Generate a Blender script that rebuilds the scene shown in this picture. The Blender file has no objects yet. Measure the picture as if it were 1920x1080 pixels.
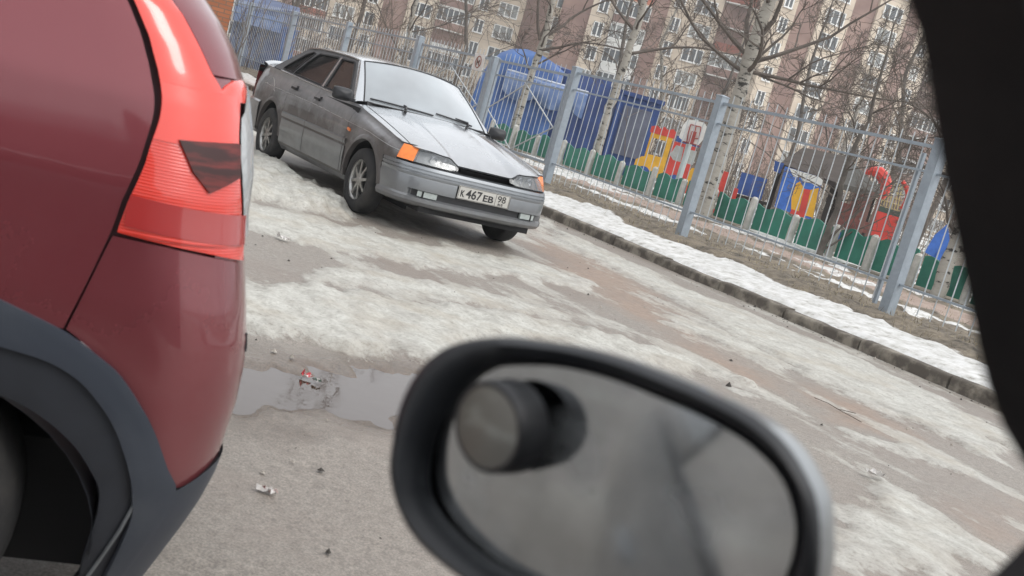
import bpy, bmesh, math, random
import numpy as np
from mathutils import Vector, Matrix, noise as mnoise
from mathutils.geometry import tessellate_polygon

S = bpy.context.scene
COL = S.collection
# ---------------------------------------------------------------- camera
FPX, PITCH, ROLL, CH = 2100.0, .1535, .2741, 1.244
cam_d = bpy.data.cameras.new('camera')
cam_d.sensor_width = 36.0
cam_d.lens = 36.0 * FPX / 1920.0
cam_d.clip_start = 0.02
cam_d.clip_end = 2000
cam_d.dof.use_dof = True
cam_d.dof.focus_distance = 12.0
cam_d.dof.aperture_fstop = 8.5
cam = bpy.data.objects.new('camera', cam_d)
COL.objects.link(cam)
_f = Vector((0, math.cos(PITCH), -math.sin(PITCH)))
_u0 = Vector((0, math.sin(PITCH), math.cos(PITCH)))
_r0 = Vector((1, 0, 0))
_r = _r0 * math.cos(ROLL) + _u0 * math.sin(ROLL)
_u = -_r0 * math.sin(ROLL) + _u0 * math.cos(ROLL)
M = Matrix.Identity(4)
for i in range(3):
    M[i][0] = _r[i]; M[i][1] = _u[i]; M[i][2] = -_f[i]
M[2][3] = CH
cam.matrix_world = M
S.camera = cam
# ---------------------------------------------------------------- world + sun (overcast)
SUN_EL, SUN_AZ = math.radians(48), math.radians(115)      # azimuth measured from +Y towards +X
W = bpy.data.worlds.new('World'); S.world = W; W.use_nodes = True
nt = W.node_tree; nt.nodes.clear()
wo = nt.nodes.new('ShaderNodeOutputWorld'); bg = nt.nodes.new('ShaderNodeBackground')
sky = nt.nodes.new('ShaderNodeTexSky'); sky.sky_type = 'NISHITA'; sky.sun_disc = False
sky.sun_elevation = SUN_EL; sky.sun_rotation = SUN_AZ
sky.dust_density = 4.0; sky.air_density = 1.0
hs = nt.nodes.new('ShaderNodeHueSaturation'); hs.inputs['Saturation'].default_value = 0.30
nt.links.new(sky.outputs[0], hs.inputs['Color'])
# thin even cloud: the clear-sky texture veiled by a flat grey layer
mxw = nt.nodes.new('ShaderNodeMix'); mxw.data_type = 'RGBA'; mxw.inputs[0].default_value = .68
nt.links.new(hs.outputs[0], mxw.inputs[6]); mxw.inputs[7].default_value = (6.9, 7.0, 7.15, 1)
nt.links.new(mxw.outputs[2], bg.inputs['Color'])
bg.inputs['Strength'].default_value = 0.15
nt.links.new(bg.outputs[0], wo.inputs[0])
sl = bpy.data.lights.new('sun', 'SUN'); sl.energy = 0.7; sl.angle = math.radians(25); sl.color = (1, .97, .92)
so = bpy.data.objects.new('sun', sl); COL.objects.link(so)
sd = Vector((math.sin(SUN_AZ) * math.cos(SUN_EL), math.cos(SUN_AZ) * math.cos(SUN_EL), math.sin(SUN_EL)))
so.rotation_euler = (-sd).to_track_quat('-Z', 'Y').to_euler()
S.view_settings.view_transform = 'Standard'; S.view_settings.look = 'None'
S.view_settings.exposure = 0.62; S.view_settings.gamma = 1.0
S.cycles.max_bounces = 8; S.cycles.transparent_max_bounces = 16
S.cycles.use_denoising = True

# ---------------------------------------------------------------- helpers
AZ = -.5635                                            # the kerb and fence run along this azimuth
FD = Vector((math.sin(AZ), math.cos(AZ), 0)); FN = Vector((math.cos(AZ), -math.sin(AZ), 0))
def W3(s, n, z=0): return FD * s + FN * n + Vector((0, 0, z))

def gpx(x, y, D, z=None):
    """world point at ground distance D along the sight line through a point of the 1920 px photograph"""
    d = _f * FPX + _r * (x - 960) - _u * (y - 540); h = math.hypot(d.x, d.y); P = Vector((0, 0, CH)) + d * (D / h)
    if z is not None: P.z = z
    return P
LOCAL = [False]
class MB:
    def __init__(self): self.v = []; self.f = []; self.m = []; self.sm = []
    def add(self, vs, fs, mi=0, smooth=False):
        b = len(self.v); self.v += [tuple(p) for p in vs]
        for f in fs: self.f.append(tuple(b + i for i in f)); self.m.append(mi); self.sm.append(smooth)
    def box(self, c, ax, ay, az, mi=0):
        c = Vector(c); ax = Vector(ax); ay = Vector(ay); az = Vector(az)
        vs = [c + ax * i + ay * j + az * k for i in (-1, 1) for j in (-1, 1) for k in (-1, 1)]
        fs = [(0, 1, 3, 2), (4, 6, 7, 5), (0, 4, 5, 1), (2, 3, 7, 6), (0, 2, 6, 4), (1, 5, 7, 3)]
        self.add(vs, fs, mi)
    def tube(self, pts, rad, n=8, mi=0, cap=True, smooth=True):
        pts = [Vector(p) for p in pts]
        if not hasattr(rad, '__len__'): rad = [rad] * len(pts)
        vs = []; fs = []; ref = None
        for i, p in enumerate(pts):
            t = (pts[min(i + 1, len(pts) - 1)] - pts[max(i - 1, 0)])
            if t.length < 1e-9: t = Vector((0, 0, 1))
            t.normalize()
            if ref is None:
                ref = t.cross(Vector((0, 0, 1)) if abs(t.z) < .9 else Vector((1, 0, 0))).normalized()
            else:
                ref = (ref - t * ref.dot(t))
                ref = ref.normalized() if ref.length > 1e-6 else t.orthogonal().normalized()
            bi = t.cross(ref)
            for k in range(n):
                a = 2 * math.pi * k / n + (math.pi / 4 if n == 4 else 0)
                vs.append(p + (ref * math.cos(a) + bi * math.sin(a)) * rad[i])
        for i in range(len(pts) - 1):
            for k in range(n):
                fs.append((i * n + k, i * n + (k + 1) % n, (i + 1) * n + (k + 1) % n, (i + 1) * n + k))
        self.add(vs, fs, mi, smooth)
        if cap:
            b = len(self.v) - len(vs)
            self.f.append(tuple(b + k for k in reversed(range(n)))); self.m.append(mi); self.sm.append(False)
            e = b + (len(pts) - 1) * n
            self.f.append(tuple(e + k for k in range(n))); self.m.append(mi); self.sm.append(False)
    def grid(self, P, mi=0, smooth=True, flip=False):
        """P: rows of points"""
        h = len(P); w = len(P[0]); vs = [p for r in P for p in r]; fs = []
        for i in range(h - 1):
            for j in range(w - 1):
                q = (i * w + j, i * w + j + 1, (i + 1) * w + j + 1, (i + 1) * w + j)
                fs.append(q[::-1] if flip else q)
        self.add(vs, fs, mi, smooth)
    def prism(self, poly, fr, th, mi=0, holes=()):
        """poly: 2D points, fr(u,v,w)->3D; slab from w=0 to w=th"""
        loops = [list(poly)] + [list(h) for h in holes]
        flat = [p for l in loops for p in l]
        tri = tessellate_polygon([[Vector((p[0], p[1], 0)) for p in l] for l in loops])
        n = len(flat)
        vs = [fr(p[0], p[1], 0) for p in flat] + [fr(p[0], p[1], th) for p in flat]
        fs = [t for t in tri] + [tuple(i + n for i in reversed(t)) for t in tri]
        b = 0
        for l in loops:
            m = len(l)
            for i in range(m):
                fs.append((b + i, b + (i + 1) % m, n + b + (i + 1) % m, n + b + i))
            b += m
        self.add(vs, fs, mi)
    def lathe(self, prof, c, ax, n=32, mi=0, smooth=True):
        """prof: (radius, along)"""
        ax = Vector(ax).normalized(); a = ax.orthogonal().normalized(); b = ax.cross(a); c = Vector(c)
        P = []
        for r, h in prof:
            P.append([c + ax * h + (a * math.cos(2 * math.pi * k / n) + b * math.sin(2 * math.pi * k / n)) * r for k in range(n + 1)])
        self.grid(P, mi, smooth)
    def build(self, name, mats, parent=None, angle=35, fix=True):
        me = bpy.data.meshes.new(name)
        me.from_pydata(self.v, [], self.f)
        if not isinstance(mats, (list, tuple)): mats = [mats]
        for m in mats: me.materials.append(m)
        me.polygons.foreach_set('material_index', self.m)
        me.polygons.foreach_set('use_smooth', self.sm)
        if fix:
            bm = bmesh.new(); bm.from_mesh(me)
            bmesh.ops.remove_doubles(bm, verts=bm.verts, dist=1e-5)
            bmesh.ops.recalc_face_normals(bm, faces=bm.faces)
            bm.to_mesh(me); bm.free()
        if any(self.sm): me.set_sharp_from_angle(angle=math.radians(angle))
        me.update()
        o = bpy.data.objects.new(name, me); COL.objects.link(o)
        if parent is not None and LOCAL[0]:
            o.parent = parent
        elif parent is not None:
            o.parent = parent
            if parent.type == 'EMPTY': o.matrix_parent_inverse = parent.matrix_basis.inverted()
            else: o.matrix_parent_inverse = world_mat(parent).inverted()
        return o
def world_mat(o):
    return (world_mat(o.parent) @ o.matrix_parent_inverse @ o.matrix_basis) if o.parent else o.matrix_basis.copy()
def empty(name, loc, label, cat, group=None):
    o = bpy.data.objects.new(name, None); COL.objects.link(o); o.location = loc
    o.empty_display_size = .2
    return tag(o, label, cat, group)
def tag(o, label=None, cat=None, group=None, kind=None):
    if label: o['label'] = label
    if cat: o['category'] = cat
    if group: o['group'] = group
    if kind: o['kind'] = kind
    return o
def copy_tree(o, parent=None):
    c = o.copy(); COL.objects.link(c); c.parent = parent
    for ch in o.children: copy_tree(ch, c)
    return c
# value noise for numpy
_rs = np.random.RandomState(7); _tab = _rs.rand(256, 256)
def vnoise(x, y):
    xi = np.floor(x).astype(int); yi = np.floor(y).astype(int); fx = x - xi; fy = y - yi
    fx = fx * fx * (3 - 2 * fx); fy = fy * fy * (3 - 2 * fy)
    a = _tab[xi % 256, yi % 256]; b = _tab[(xi + 1) % 256, yi % 256]
    c = _tab[xi % 256, (yi + 1) % 256]; d = _tab[(xi + 1) % 256, (yi + 1) % 256]
    return (a * (1 - fx) + b * fx) * (1 - fy) + (c * (1 - fx) + d * fx) * fy
def fbm(x, y, o=4):
    t = 0; a = 1; s = 0
    for k in range(o):
        t = t + a * vnoise(x * 2 ** k + 17.3 * k, y * 2 ** k + 5.1 * k); s += a; a *= .5
    return t / s

# ---------------------------------------------------------------- materials
def new_mat(name):
    m = bpy.data.materials.new(name); m.use_nodes = True
    n = m.node_tree; b = n.nodes['Principled BSDF']; return m, n, b
def setp(b, **k):
    for a, v in k.items():
        b.inputs[a.replace('_', ' ')].default_value = v
def mat(name, col, rough=.6, metal=0, spec=None, coat=0, var=.12, scale=8.0, bump=0, col2=None, thr=None, sc3=None, em=None, alpha=None):
    """principled with a little procedural variation; col2/thr: second colour in noise blotches"""
    m, n, b = new_mat(name)
    tc = n.nodes.new('ShaderNodeTexCoord'); mp = n.nodes.new('ShaderNodeMapping'); n.links.new(tc.outputs['Object'], mp.inputs[0])
    if sc3: mp.inputs['Scale'].default_value = sc3
    nz = n.nodes.new('ShaderNodeTexNoise'); nz.inputs['Scale'].default_value = scale; nz.inputs['Detail'].default_value = 6
    nz.inputs['Roughness'].default_value = .6
    n.links.new(mp.outputs[0], nz.inputs['Vector'])
    cr = n.nodes.new('ShaderNodeValToRGB'); n.links.new(nz.outputs[0], cr.inputs[0])
    c = Vector(col[:3])
    if col2 is None:
        cr.color_ramp.elements[0].position = .3; cr.color_ramp.elements[1].position = .7
        cr.color_ramp.elements[0].color = (*[max(0, x * (1 - var)) for x in c], 1)
        cr.color_ramp.elements[1].color = (*[min(1, x * (1 + var)) for x in c], 1)
    else:
        t = thr if thr else (.5, .56)
        cr.color_ramp.elements[0].position = t[0]; cr.color_ramp.elements[1].position = t[1]
        cr.color_ramp.elements[0].color = (*c, 1); cr.color_ramp.elements[1].color = (*col2, 1)
    n.links.new(cr.outputs[0], b.inputs['Base Color'])
    setp(b, Roughness=rough, Metallic=metal)
    if spec is not None: b.inputs['Specular IOR Level'].default_value = spec
    if coat: b.inputs['Coat Weight'].default_value = coat; b.inputs['Coat Roughness'].default_value = .04
    if bump:
        bp = n.nodes.new('ShaderNodeBump'); bp.inputs['Strength'].default_value = bump; bp.inputs['Distance'].default_value = .02
        n.links.new(nz.outputs[0], bp.inputs['Height']); n.links.new(bp.outputs[0], b.inputs['Normal'])
    return m
def glass_mat(name, tint=(.05, .06, .06), refl=1.0, trans=.8, dust_or_light=.0, rough=.02):
    """car / window glass as a thin sheet: clear + mirror by fresnel + a film of painted sky sheen and dust"""
    m = bpy.data.materials.new(name); m.use_nodes = True; n = m.node_tree; n.nodes.clear()
    o = n.nodes.new('ShaderNodeOutputMaterial'); tr = n.nodes.new('ShaderNodeBsdfTransparent'); gl = n.nodes.new('ShaderNodeBsdfGlossy')
    tr.inputs[0].default_value = (trans, trans, trans, 1); gl.inputs['Roughness'].default_value = rough
    fr = n.nodes.new('ShaderNodeFresnel'); fr.inputs[0].default_value = 1.5
    ml = n.nodes.new('ShaderNodeMath'); ml.operation = 'MULTIPLY'; ml.inputs[1].default_value = 1.7 * refl; ml.use_clamp = True
    n.links.new(fr.outputs[0], ml.inputs[0])
    mx = n.nodes.new('ShaderNodeMixShader'); n.links.new(ml.outputs[0], mx.inputs[0]); n.links.new(tr.outputs[0], mx.inputs[1]); n.links.new(gl.outputs[0], mx.inputs[2])
    df = n.nodes.new('ShaderNodeBsdfDiffuse'); df.inputs[0].default_value = (.45, .49, .52, 1)
    tc = n.nodes.new('ShaderNodeTexCoord'); nz = n.nodes.new('ShaderNodeTexNoise'); nz.inputs['Scale'].default_value = 1.6; n.links.new(tc.outputs['Object'], nz.inputs['Vector'])
    mm = n.nodes.new('ShaderNodeMath'); mm.operation = 'MULTIPLY'; mm.inputs[1].default_value = dust_or_light * 2; n.links.new(nz.outputs[0], mm.inputs[0])
    m2 = n.nodes.new('ShaderNodeMixShader'); n.links.new(mm.outputs[0], m2.inputs[0]); n.links.new(mx.outputs[0], m2.inputs[1]); n.links.new(df.outputs[0], m2.inputs[2])
    n.links.new(m2.outputs[0], o.inputs[0])
    return m
MT = {}
MT['concrete'] = mat('concrete', (.24, .22, .19), .9, var=.35, scale=6, bump=.5)
MT['fence'] = mat('fence_paint', (.29, .335, .38), .45, var=.1, scale=14)
MT['fence_bar'] = mat('fence_bar_paint', (.45, .48, .50), .45, var=.12, scale=9)
MT['black'] = mat('black_plastic', (.018, .019, .022), .5, var=.2)
MT['rubber'] = mat('rubber', (.022, .022, .024), .8, var=.25, scale=20)
MT['dark'] = mat('dark_cavity', (.008, .008, .009), .9)
MT['white'] = mat('white_paint', (.72, .72, .69), .6, var=.08)
MT['chrome'] = mat('bare_metal', (.55, .56, .58), .25, metal=1, var=.1)
MT['mirror'] = mat('mirror_silver', (.55, .56, .56), .02, metal=1, var=.02)
# ================================================================ THE GROUND
SNOW = {
 'ridge':([(-4.4,13.2),(-3.23,12.18),(-2.93,12.06),(-2.41,11.39),(-1.90,10.57),(-1.56,9.79),(-1.48,8.99),(-1.68,9.11),(-1.94,9.05),(-2.25,8.79),(-3.6,9.6)],.13),
 'ice_upper':([(-2.6,8.20),(-1.89,8.84),(-1.53,8.83),(-1.24,9.21),(-1.02,8.94),(-0.69,9.59),(-0.43,9.39),(-0.08,9.82),(0.31,9.91),(0.61,9.80),(0.78,9.33),(0.49,8.81),(0.15,8.59),(-0.25,8.12),(-0.60,7.69),(-0.96,7.51),(-1.30,7.34),(-1.58,7.29),(-2.4,7.1)],.025),
 'main':([(-2.1,5.4),(-1.14,6.05),(-0.89,6.20),(-0.48,6.71),(-0.16,6.94),(0.19,7.00),(0.47,7.24),(0.83,7.20),(1.13,7.25),(1.44,7.16),(1.53,6.93),(1.20,6.64),(0.78,6.34),(0.45,6.21),(0.21,5.97),(-0.06,5.54),(-0.24,5.13),(-0.44,5.06),(-0.65,4.84),(-0.82,4.73),(-1.9,4.45)],.05),
 'mid':([(-1.14,6.97),(-0.69,7.24),(-0.21,7.54),(0.17,7.61),(0.55,7.61),(0.18,7.19),(-0.29,6.87),(-0.78,6.49),(-1.07,6.29)],.02),
 'kerbside':([(0.09,14.02),(0.57,13.31),(1.04,12.37),(1.47,11.69),(1.74,11.06),(2.13,10.73),(2.42,10.30),(2.79,9.93),(3.16,9.51),(3.40,8.82),(3.63,8.17),(3.9,7.2),(3.6,6.0),(3.39,6.85),(2.99,5.92),(2.86,6.27),(2.71,6.79),(2.46,7.09),(2.21,7.54),(1.89,7.80),(1.74,8.37),(1.47,8.86),(1.27,9.60),(0.88,10.33),(0.42,11.41),(0.12,12.24)],.03),
 'p5':([(1.91,6.28),(2.15,6.46),(2.47,6.43),(2.68,6.32),(2.90,6.07),(2.57,5.83),(2.37,5.93),(2.07,5.96),(1.92,6.07)],.02),
 'p6':([(1.75,5.38),(1.97,5.41),(2.20,5.28),(2.28,4.83),(2.36,4.61),(2.17,4.26),(1.87,4.04),(1.3,3.60),(1.3,4.29),(1.63,4.81)],.025),
 'p7':([(1.42,6.55),(1.53,6.66),(1.60,6.56),(1.45,6.38)],.01),
 'p7b':([(1.90,8.09),(2.19,8.14),(2.05,7.83)],.01),
 'p8':([(1.07,9.39),(1.49,9.01),(1.88,8.66),(2.18,8.09),(2.02,7.72),(1.68,7.99),(1.25,8.41)],.02),
 'far':([(0.46,18.41),(0.04,13.28),(0.12,12.24),(0.45,16.21)],.02),
 'under':([(-6,16),(-1.5,13.2),(-1.2,12.9),(-4,18)],.02),
 'own1':([(-1.5,-3),(1,-4),(2,-8),(-3,-7)],.03),
}
MUD = {
 'm1':[(0.05,12.96),(0.66,11.73),(1.15,10.49),(1.47,9.24),(1.16,7.96),(0.67,8.70),(0.11,10.24),(-0.08,11.16)],
 'm2':[(1.93,7.29),(2.44,7.28),(2.53,6.44),(2.01,6.44)],
 'm3':[(2.35,5.24),(2.93,5.79),(2.48,4.73),(2.27,4.77)],
 'm4':[(-0.66,4.57),(-0.27,4.93),(-0.22,4.36),(-0.52,4.17)],
 'm5':[(1.22,8.60),(1.76,7.57),(1.99,7.20),(1.57,6.86),(1.17,7.68)],
}
PUD = [(-1.6,4.1),(-1.07,4.32),(-0.82,4.38),(-0.66,4.45),(-0.50,4.81),(-0.27,4.93),(-0.10,4.73),(-0.2,4.23),(-0.52,3.97),(-0.85,3.68),(-1.3,3.3)]
def sdist(X, Y, poly):
    """signed distance, positive inside"""
    d = np.full(X.shape, 1e9); ins = np.zeros(X.shape, bool); n = len(poly)
    for i in range(n):
        ax, ay = poly[i]; bx, by = poly[(i + 1) % n]
        ex, ey = bx - ax, by - ay; t = np.clip(((X - ax) * ex + (Y - ay) * ey) / (ex * ex + ey * ey), 0, 1)
        d = np.minimum(d, np.hypot(X - ax - t * ex, Y - ay - t * ey))
        c = (ay > Y) != (by > Y)
        with np.errstate(divide='ignore', invalid='ignore'):
            ins ^= c & (X < (bx - ax) * (Y - ay) / (by - ay + 1e-12) + ax)
    return np.where(ins, d, -d)
def sheet(name, s_ax, n_ax, hfun, m):
    s, n = np.meshgrid(s_ax, n_ax, indexing='ij')
    X = FD.x * s + FN.x * n; Y = FD.y * s + FN.y * n
    Z, att = hfun(s, n, X, Y)
    me = bpy.data.meshes.new(name); h, w = s.shape
    co = np.stack([X, Y, Z], -1).reshape(-1, 3)
    idx = np.arange(h * w).reshape(h, w)
    q = np.stack([idx[:-1, :-1], idx[:-1, 1:], idx[1:, 1:], idx[1:, :-1]], -1).reshape(-1, 4)
    me.from_pydata([], [], [])
    me.vertices.add(h * w); me.vertices.foreach_set('co', co.ravel())
    me.loops.add(q.size); me.loops.foreach_set('vertex_index', q[:, ::1].ravel().astype(np.int32))
    me.polygons.add(len(q)); me.polygons.foreach_set('loop_start', (np.arange(len(q)) * 4).astype(np.int32))
    me.update(calc_edges=True); me.validate()
    me.polygons.foreach_set('use_smooth', np.ones(len(q), bool))
    for k, v in att.items():
        a = me.attributes.new(k, 'FLOAT', 'POINT'); a.data.foreach_set('value', v.ravel().astype(np.float32))
    me.materials.append(m)
    o = bpy.data.objects.new(name, me); COL.objects.link(o); tag(o, kind='structure')
    bm = bmesh.new(); bm.from_mesh(me); bmesh.ops.recalc_face_normals(bm, faces=bm.faces)
    bm.faces.ensure_lookup_table()
    if bm.faces[0].normal.z < 0: bmesh.ops.reverse_faces(bm, faces=bm.faces)
    bm.to_mesh(me); bm.free()
    return o
def axis(lo, a, b, hi, fine, g=1.25):
    v = list(np.arange(a, b, fine)) + [b]
    x = b; st = fine
    while x < hi: st = min(st * g, 30); x += st; v.append(min(x, hi))
    x = a; st = fine; pre = []
    while x > lo: st = min(st * g, 30); x -= st; pre.append(max(x, lo))
    return np.array(pre[::-1] + v)
KN = 8.02                                               # kerb face
def road_h(s, n, X, Y):
    near = (np.abs(s) < 40) & (np.abs(n) < 20)
    wx = X + .22 * (fbm(X * 2.1, Y * 2.1) - .5) ; wy = Y + .22 * (fbm(X * 2.1 + 40, Y * 2.1 + 9) - .5)
    streak = fbm(s * 1.1, n * 4.2, 5) - .5; fine = fbm(s * 5, n * 11, 4) - .5
    snow = np.full(X.shape, -1.0); Z = np.zeros(X.shape)
    lump = fbm(s * 6, n * 7.5, 5); big = fbm(s * 1.6, n * 2.2, 3)
    for k, (p, th) in SNOW.items():
        d = sdist(wx, wy, p) + .50 * streak + .25 * fine - {'kerbside': .17, 'p6': .10, 'p5': .06, 'ice_upper': .07}.get(k, 0)
        t = np.clip((d + .01) / (.10 + th * 1.5), 0, 1); t = t * t * (3 - 2 * t)
        Z = np.maximum(Z, t * th * (.25 + .75 * lump + .5 * (big - .3)))
        snow = np.maximum(snow, d)
    crisp = (fbm(s * 13, n * 19, 4) - .5); Z = Z + np.clip(snow * 10 + .3, 0, 1) * (.010 * crisp + .008 * np.abs(fbm(s * 3.5 + 9, n * 9, 4) - .5))
    for rn in (1.55, 3.15):                             # two shallow wheel ruts pressed along the road
        Z = Z - .012 * np.exp(-((n - rn - .1 * np.sin(s * .4)) / .13) ** 2) * np.clip(snow * 8, 0, 1)
    # broken ice film everywhere
    film = (fbm(s * .8 + 31, n * 3.4 + 11, 5) - .585) * .8
    film = np.where(((Y > 4.8) & (X > -2.5)) | (Y < .8), film, -1) + (-.5) * ((X + 1.0) ** 2 + (Y - 4.0) ** 2 < 1.2)
    snow = np.maximum(snow, film)
    mud = np.full(X.shape, -1.0)
    for p in MUD.values(): mud = np.maximum(mud, sdist(wx, wy, p) + .5 * streak)
    pd = sdist(wx, wy, PUD) + .30 * fine + .22 * (fbm(X * 5, Y * 5, 4) - .5)
    Z = Z + .006 * (fbm(X * 9, Y * 9, 3) - .5) + .012 * (big - .5)
    Z = Z - np.clip(pd + .10, 0, .35) * .15 * (1 - np.clip(snow * 8, 0, 1))
    Z = np.where(near, Z, 0)
    return Z, dict(snow=np.where(near, snow, -.3 + .5 * (big - .5)), mud=mud, wet=pd)
def ground_mat():
    m, n, b = new_mat('road_surface'); N = n.nodes.new; L = n.links.new
    geo = N('ShaderNodeNewGeometry')
    def noise(sc, det=8, rough=.6, vec=None):
        x = N('ShaderNodeTexNoise'); x.inputs['Scale'].default_value = sc; x.inputs['Detail'].default_value = det; x.inputs['Roughness'].default_value = rough
        L(vec or geo.outputs['Position'], x.inputs['Vector']); return x.outputs[0]
    def attr(k):
        a = N('ShaderNodeAttribute'); a.attribute_name = k; return a.outputs['Fac']
    def math_(op, a, b_=None, c=None, clamp=False):
        x = N('ShaderNodeMath'); x.operation = op; x.use_clamp = clamp
        for i, v in enumerate((a, b_, c)):
            if v is None: continue
            if isinstance(v, (int, float)): x.inputs[i].default_value = v
            else: L(v, x.inputs[i])
        return x.outputs[0]
    def ramp(f, stops):
        r = N('ShaderNodeValToRGB'); L(f, r.inputs[0]); e = r.color_ramp.elements
        while len(e) < len(stops): e.new(.5)
        for i, (p, c) in enumerate(stops): e[i].position = p; e[i].color = (*c, 1)
        return r.outputs[0]
    def mix(f, a, c):
        x = N('ShaderNodeMix'); x.data_type = 'RGBA'; L(f, x.inputs[0]); L(a, x.inputs[6]); L(c, x.inputs[7]); return x.outputs[2]
    # along-road streak coordinates
    mp = N('ShaderNodeMapping'); L(geo.outputs['Position'], mp.inputs[0]); mp.vector_type = 'TEXTURE'; mp.inputs['Rotation'].default_value = (0, 0, -AZ)
    mp.inputs['Scale'].default_value = (.55, 1.0, .55); st = mp.outputs[0]
    n1 = noise(3, vec=st); n2 = noise(26, 6, .7); n3 = noise(140, 3, .7); n4 = noise(.9, 5); n5 = noise(13, 8, .72, st)
    asph = ramp(n2, [(.25, (.185, .165, .145)), (.5, (.26, .235, .208)), (.8, (.345, .315, .28))])
    grit = ramp(n3, [(.38, (.55, .55, .55)), (.62, (1.3, 1.28, 1.25))])
    ag = N('ShaderNodeMix'); ag.data_type = 'RGBA'; ag.blend_type = 'MULTIPLY'; ag.inputs[0].default_value = .75; L(asph, ag.inputs[6]); L(grit, ag.inputs[7]); asph = ag.outputs[2]
    brown = ramp(n5, [(.3, (.20, .145, .11)), (.7, (.37, .265, .20))])
    md = math_('MULTIPLY_ADD', math_('ADD', attr('mud'), math_('MULTIPLY_ADD', n1, .7, -.33)), 2.2, .35, True)
    base = mix(math_('MULTIPLY', md, .75), asph, brown)
    blot = math_('MULTIPLY_ADD', n4, 5, -2.4, True)
    base = mix(math_('MULTIPLY', blot, .6), base, ramp(n5, [(.3, (.16, .12, .095)), (.7, (.25, .20, .165))]))
    snowc = ramp(noise(7, 8, .7, st), [(.28, (.27, .255, .23)), (.40, (.39, .38, .345)), (.56, (.50, .495, .455)), (.8, (.60, .60, .565))])
    n6 = noise(48, 5, .75); hl = N('ShaderNodeMix'); hl.data_type = 'RGBA'; hl.blend_type = 'MULTIPLY'; hl.inputs[0].default_value = 1; L(snowc, hl.inputs[6]); L(ramp(n6, [(.34, (.62, .61, .58)), (.46, (.97, .97, .96)), (.64, (1.12, 1.12, 1.12))]), hl.inputs[7]); snowc = hl.outputs[2]
    tan = ramp(n5, [(.3, (.30, .25, .19)), (.7, (.46, .43, .36))])
    snowc = mix(math_('MULTIPLY_ADD', noise(2.2, 6), 3.2, -1.55, True), snowc, tan)
    sf0 = math_('ADD', attr('snow'), math_('ADD', math_('MULTIPLY_ADD', n5, .30, -.15), math_('MULTIPLY_ADD', n1, .3, -.15)))
    sf = math_('MULTIPLY_ADD', sf0, 15, .35, True)
    thin = math_('MULTIPLY_ADD', attr('snow'), 2.6, .30, True)
    sf = math_('MULTIPLY', sf, math_('MULTIPLY_ADD', thin, .55, math_('MULTIPLY_ADD', n5, .7, .05)), None, True)
    speck = math_('MULTIPLY_ADD', n2, -7, 4.9, True)           # dark grit showing through
    sf = math_('MULTIPLY', sf, math_('MULTIPLY_ADD', speck, .45, .55))
    col = mix(sf, base, snowc)
    wet = math_('MULTIPLY_ADD', attr('wet'), 3.4, 1.15, True)
    dk = N('ShaderNodeMix'); dk.data_type = 'RGBA'; dk.blend_type = 'MULTIPLY'; L(math_('MULTIPLY', wet, math_('SUBTRACT', 1, sf)), dk.inputs[0]); L(col, dk.inputs[6]); dk.inputs[7].default_value = (.50, .44, .39, 1)
    L(dk.outputs[2], b.inputs['Base Color'])
    r = math_('MULTIPLY_ADD', n4, -.7, .84, True)
    r = math_('MULTIPLY_ADD', math_('MULTIPLY', wet, math_('SUBTRACT', 1, sf)), -.3, r)
    L(r, b.inputs['Roughness']); b.inputs['Specular IOR Level'].default_value = .4
    bp = N('ShaderNodeBump'); bp.inputs['Strength'].default_value = .40; bp.inputs['Distance'].default_value = .010
    hgt = math_('ADD', math_('MULTIPLY', math_('ADD', n2, n6), .5), math_('MULTIPLY_ADD', n5, 1.0, math_('MULTIPLY', sf, .8)))
    L(hgt, bp.inputs['Height']); L(bp.outputs[0], b.inputs['Normal'])
    return m
GM = ground_mat()
s_ax = np.concatenate([axis(-260, .8, 12.6, 12.6, .024)[:-1], axis(12.6, 12.6, 24, 420, .07)])
n_ax = axis(-300, .2, KN, KN, .022)
sheet('road', s_ax, n_ax, road_h, GM)

# puddle: still water lying in the dip of the road
def pud():
    m, n, b = new_mat('puddle_water'); setp(b, Roughness=.015, IOR=1.38)
    b.inputs['Base Color'].default_value = (.055, .036, .026, 1); b.inputs['Specular IOR Level'].default_value = .9
    nz = n.nodes.new('ShaderNodeTexNoise'); nz.inputs['Scale'].default_value = 14; nz.inputs['Detail'].default_value = 3
    geo = n.nodes.new('ShaderNodeNewGeometry'); n.links.new(geo.outputs['Position'], nz.inputs['Vector'])
    bp = n.nodes.new('ShaderNodeBump'); bp.inputs['Strength'].default_value = .10; bp.inputs['Distance'].default_value = .004
    n.links.new(nz.outputs[0], bp.inputs['Height']); n.links.new(bp.outputs[0], b.inputs['Normal'])
    mb = MB(); c = (-.75, 4.1)
    pts = [(c[0] + 1.35 * math.cos(a), c[1] + 1.0 * math.sin(a), -.0155) for a in [i * math.pi / 24 for i in range(48)]]
    mb.add(pts, [tuple(range(48))]); o = mb.build('puddle', m); tag(o, kind='structure')
pud()

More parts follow.
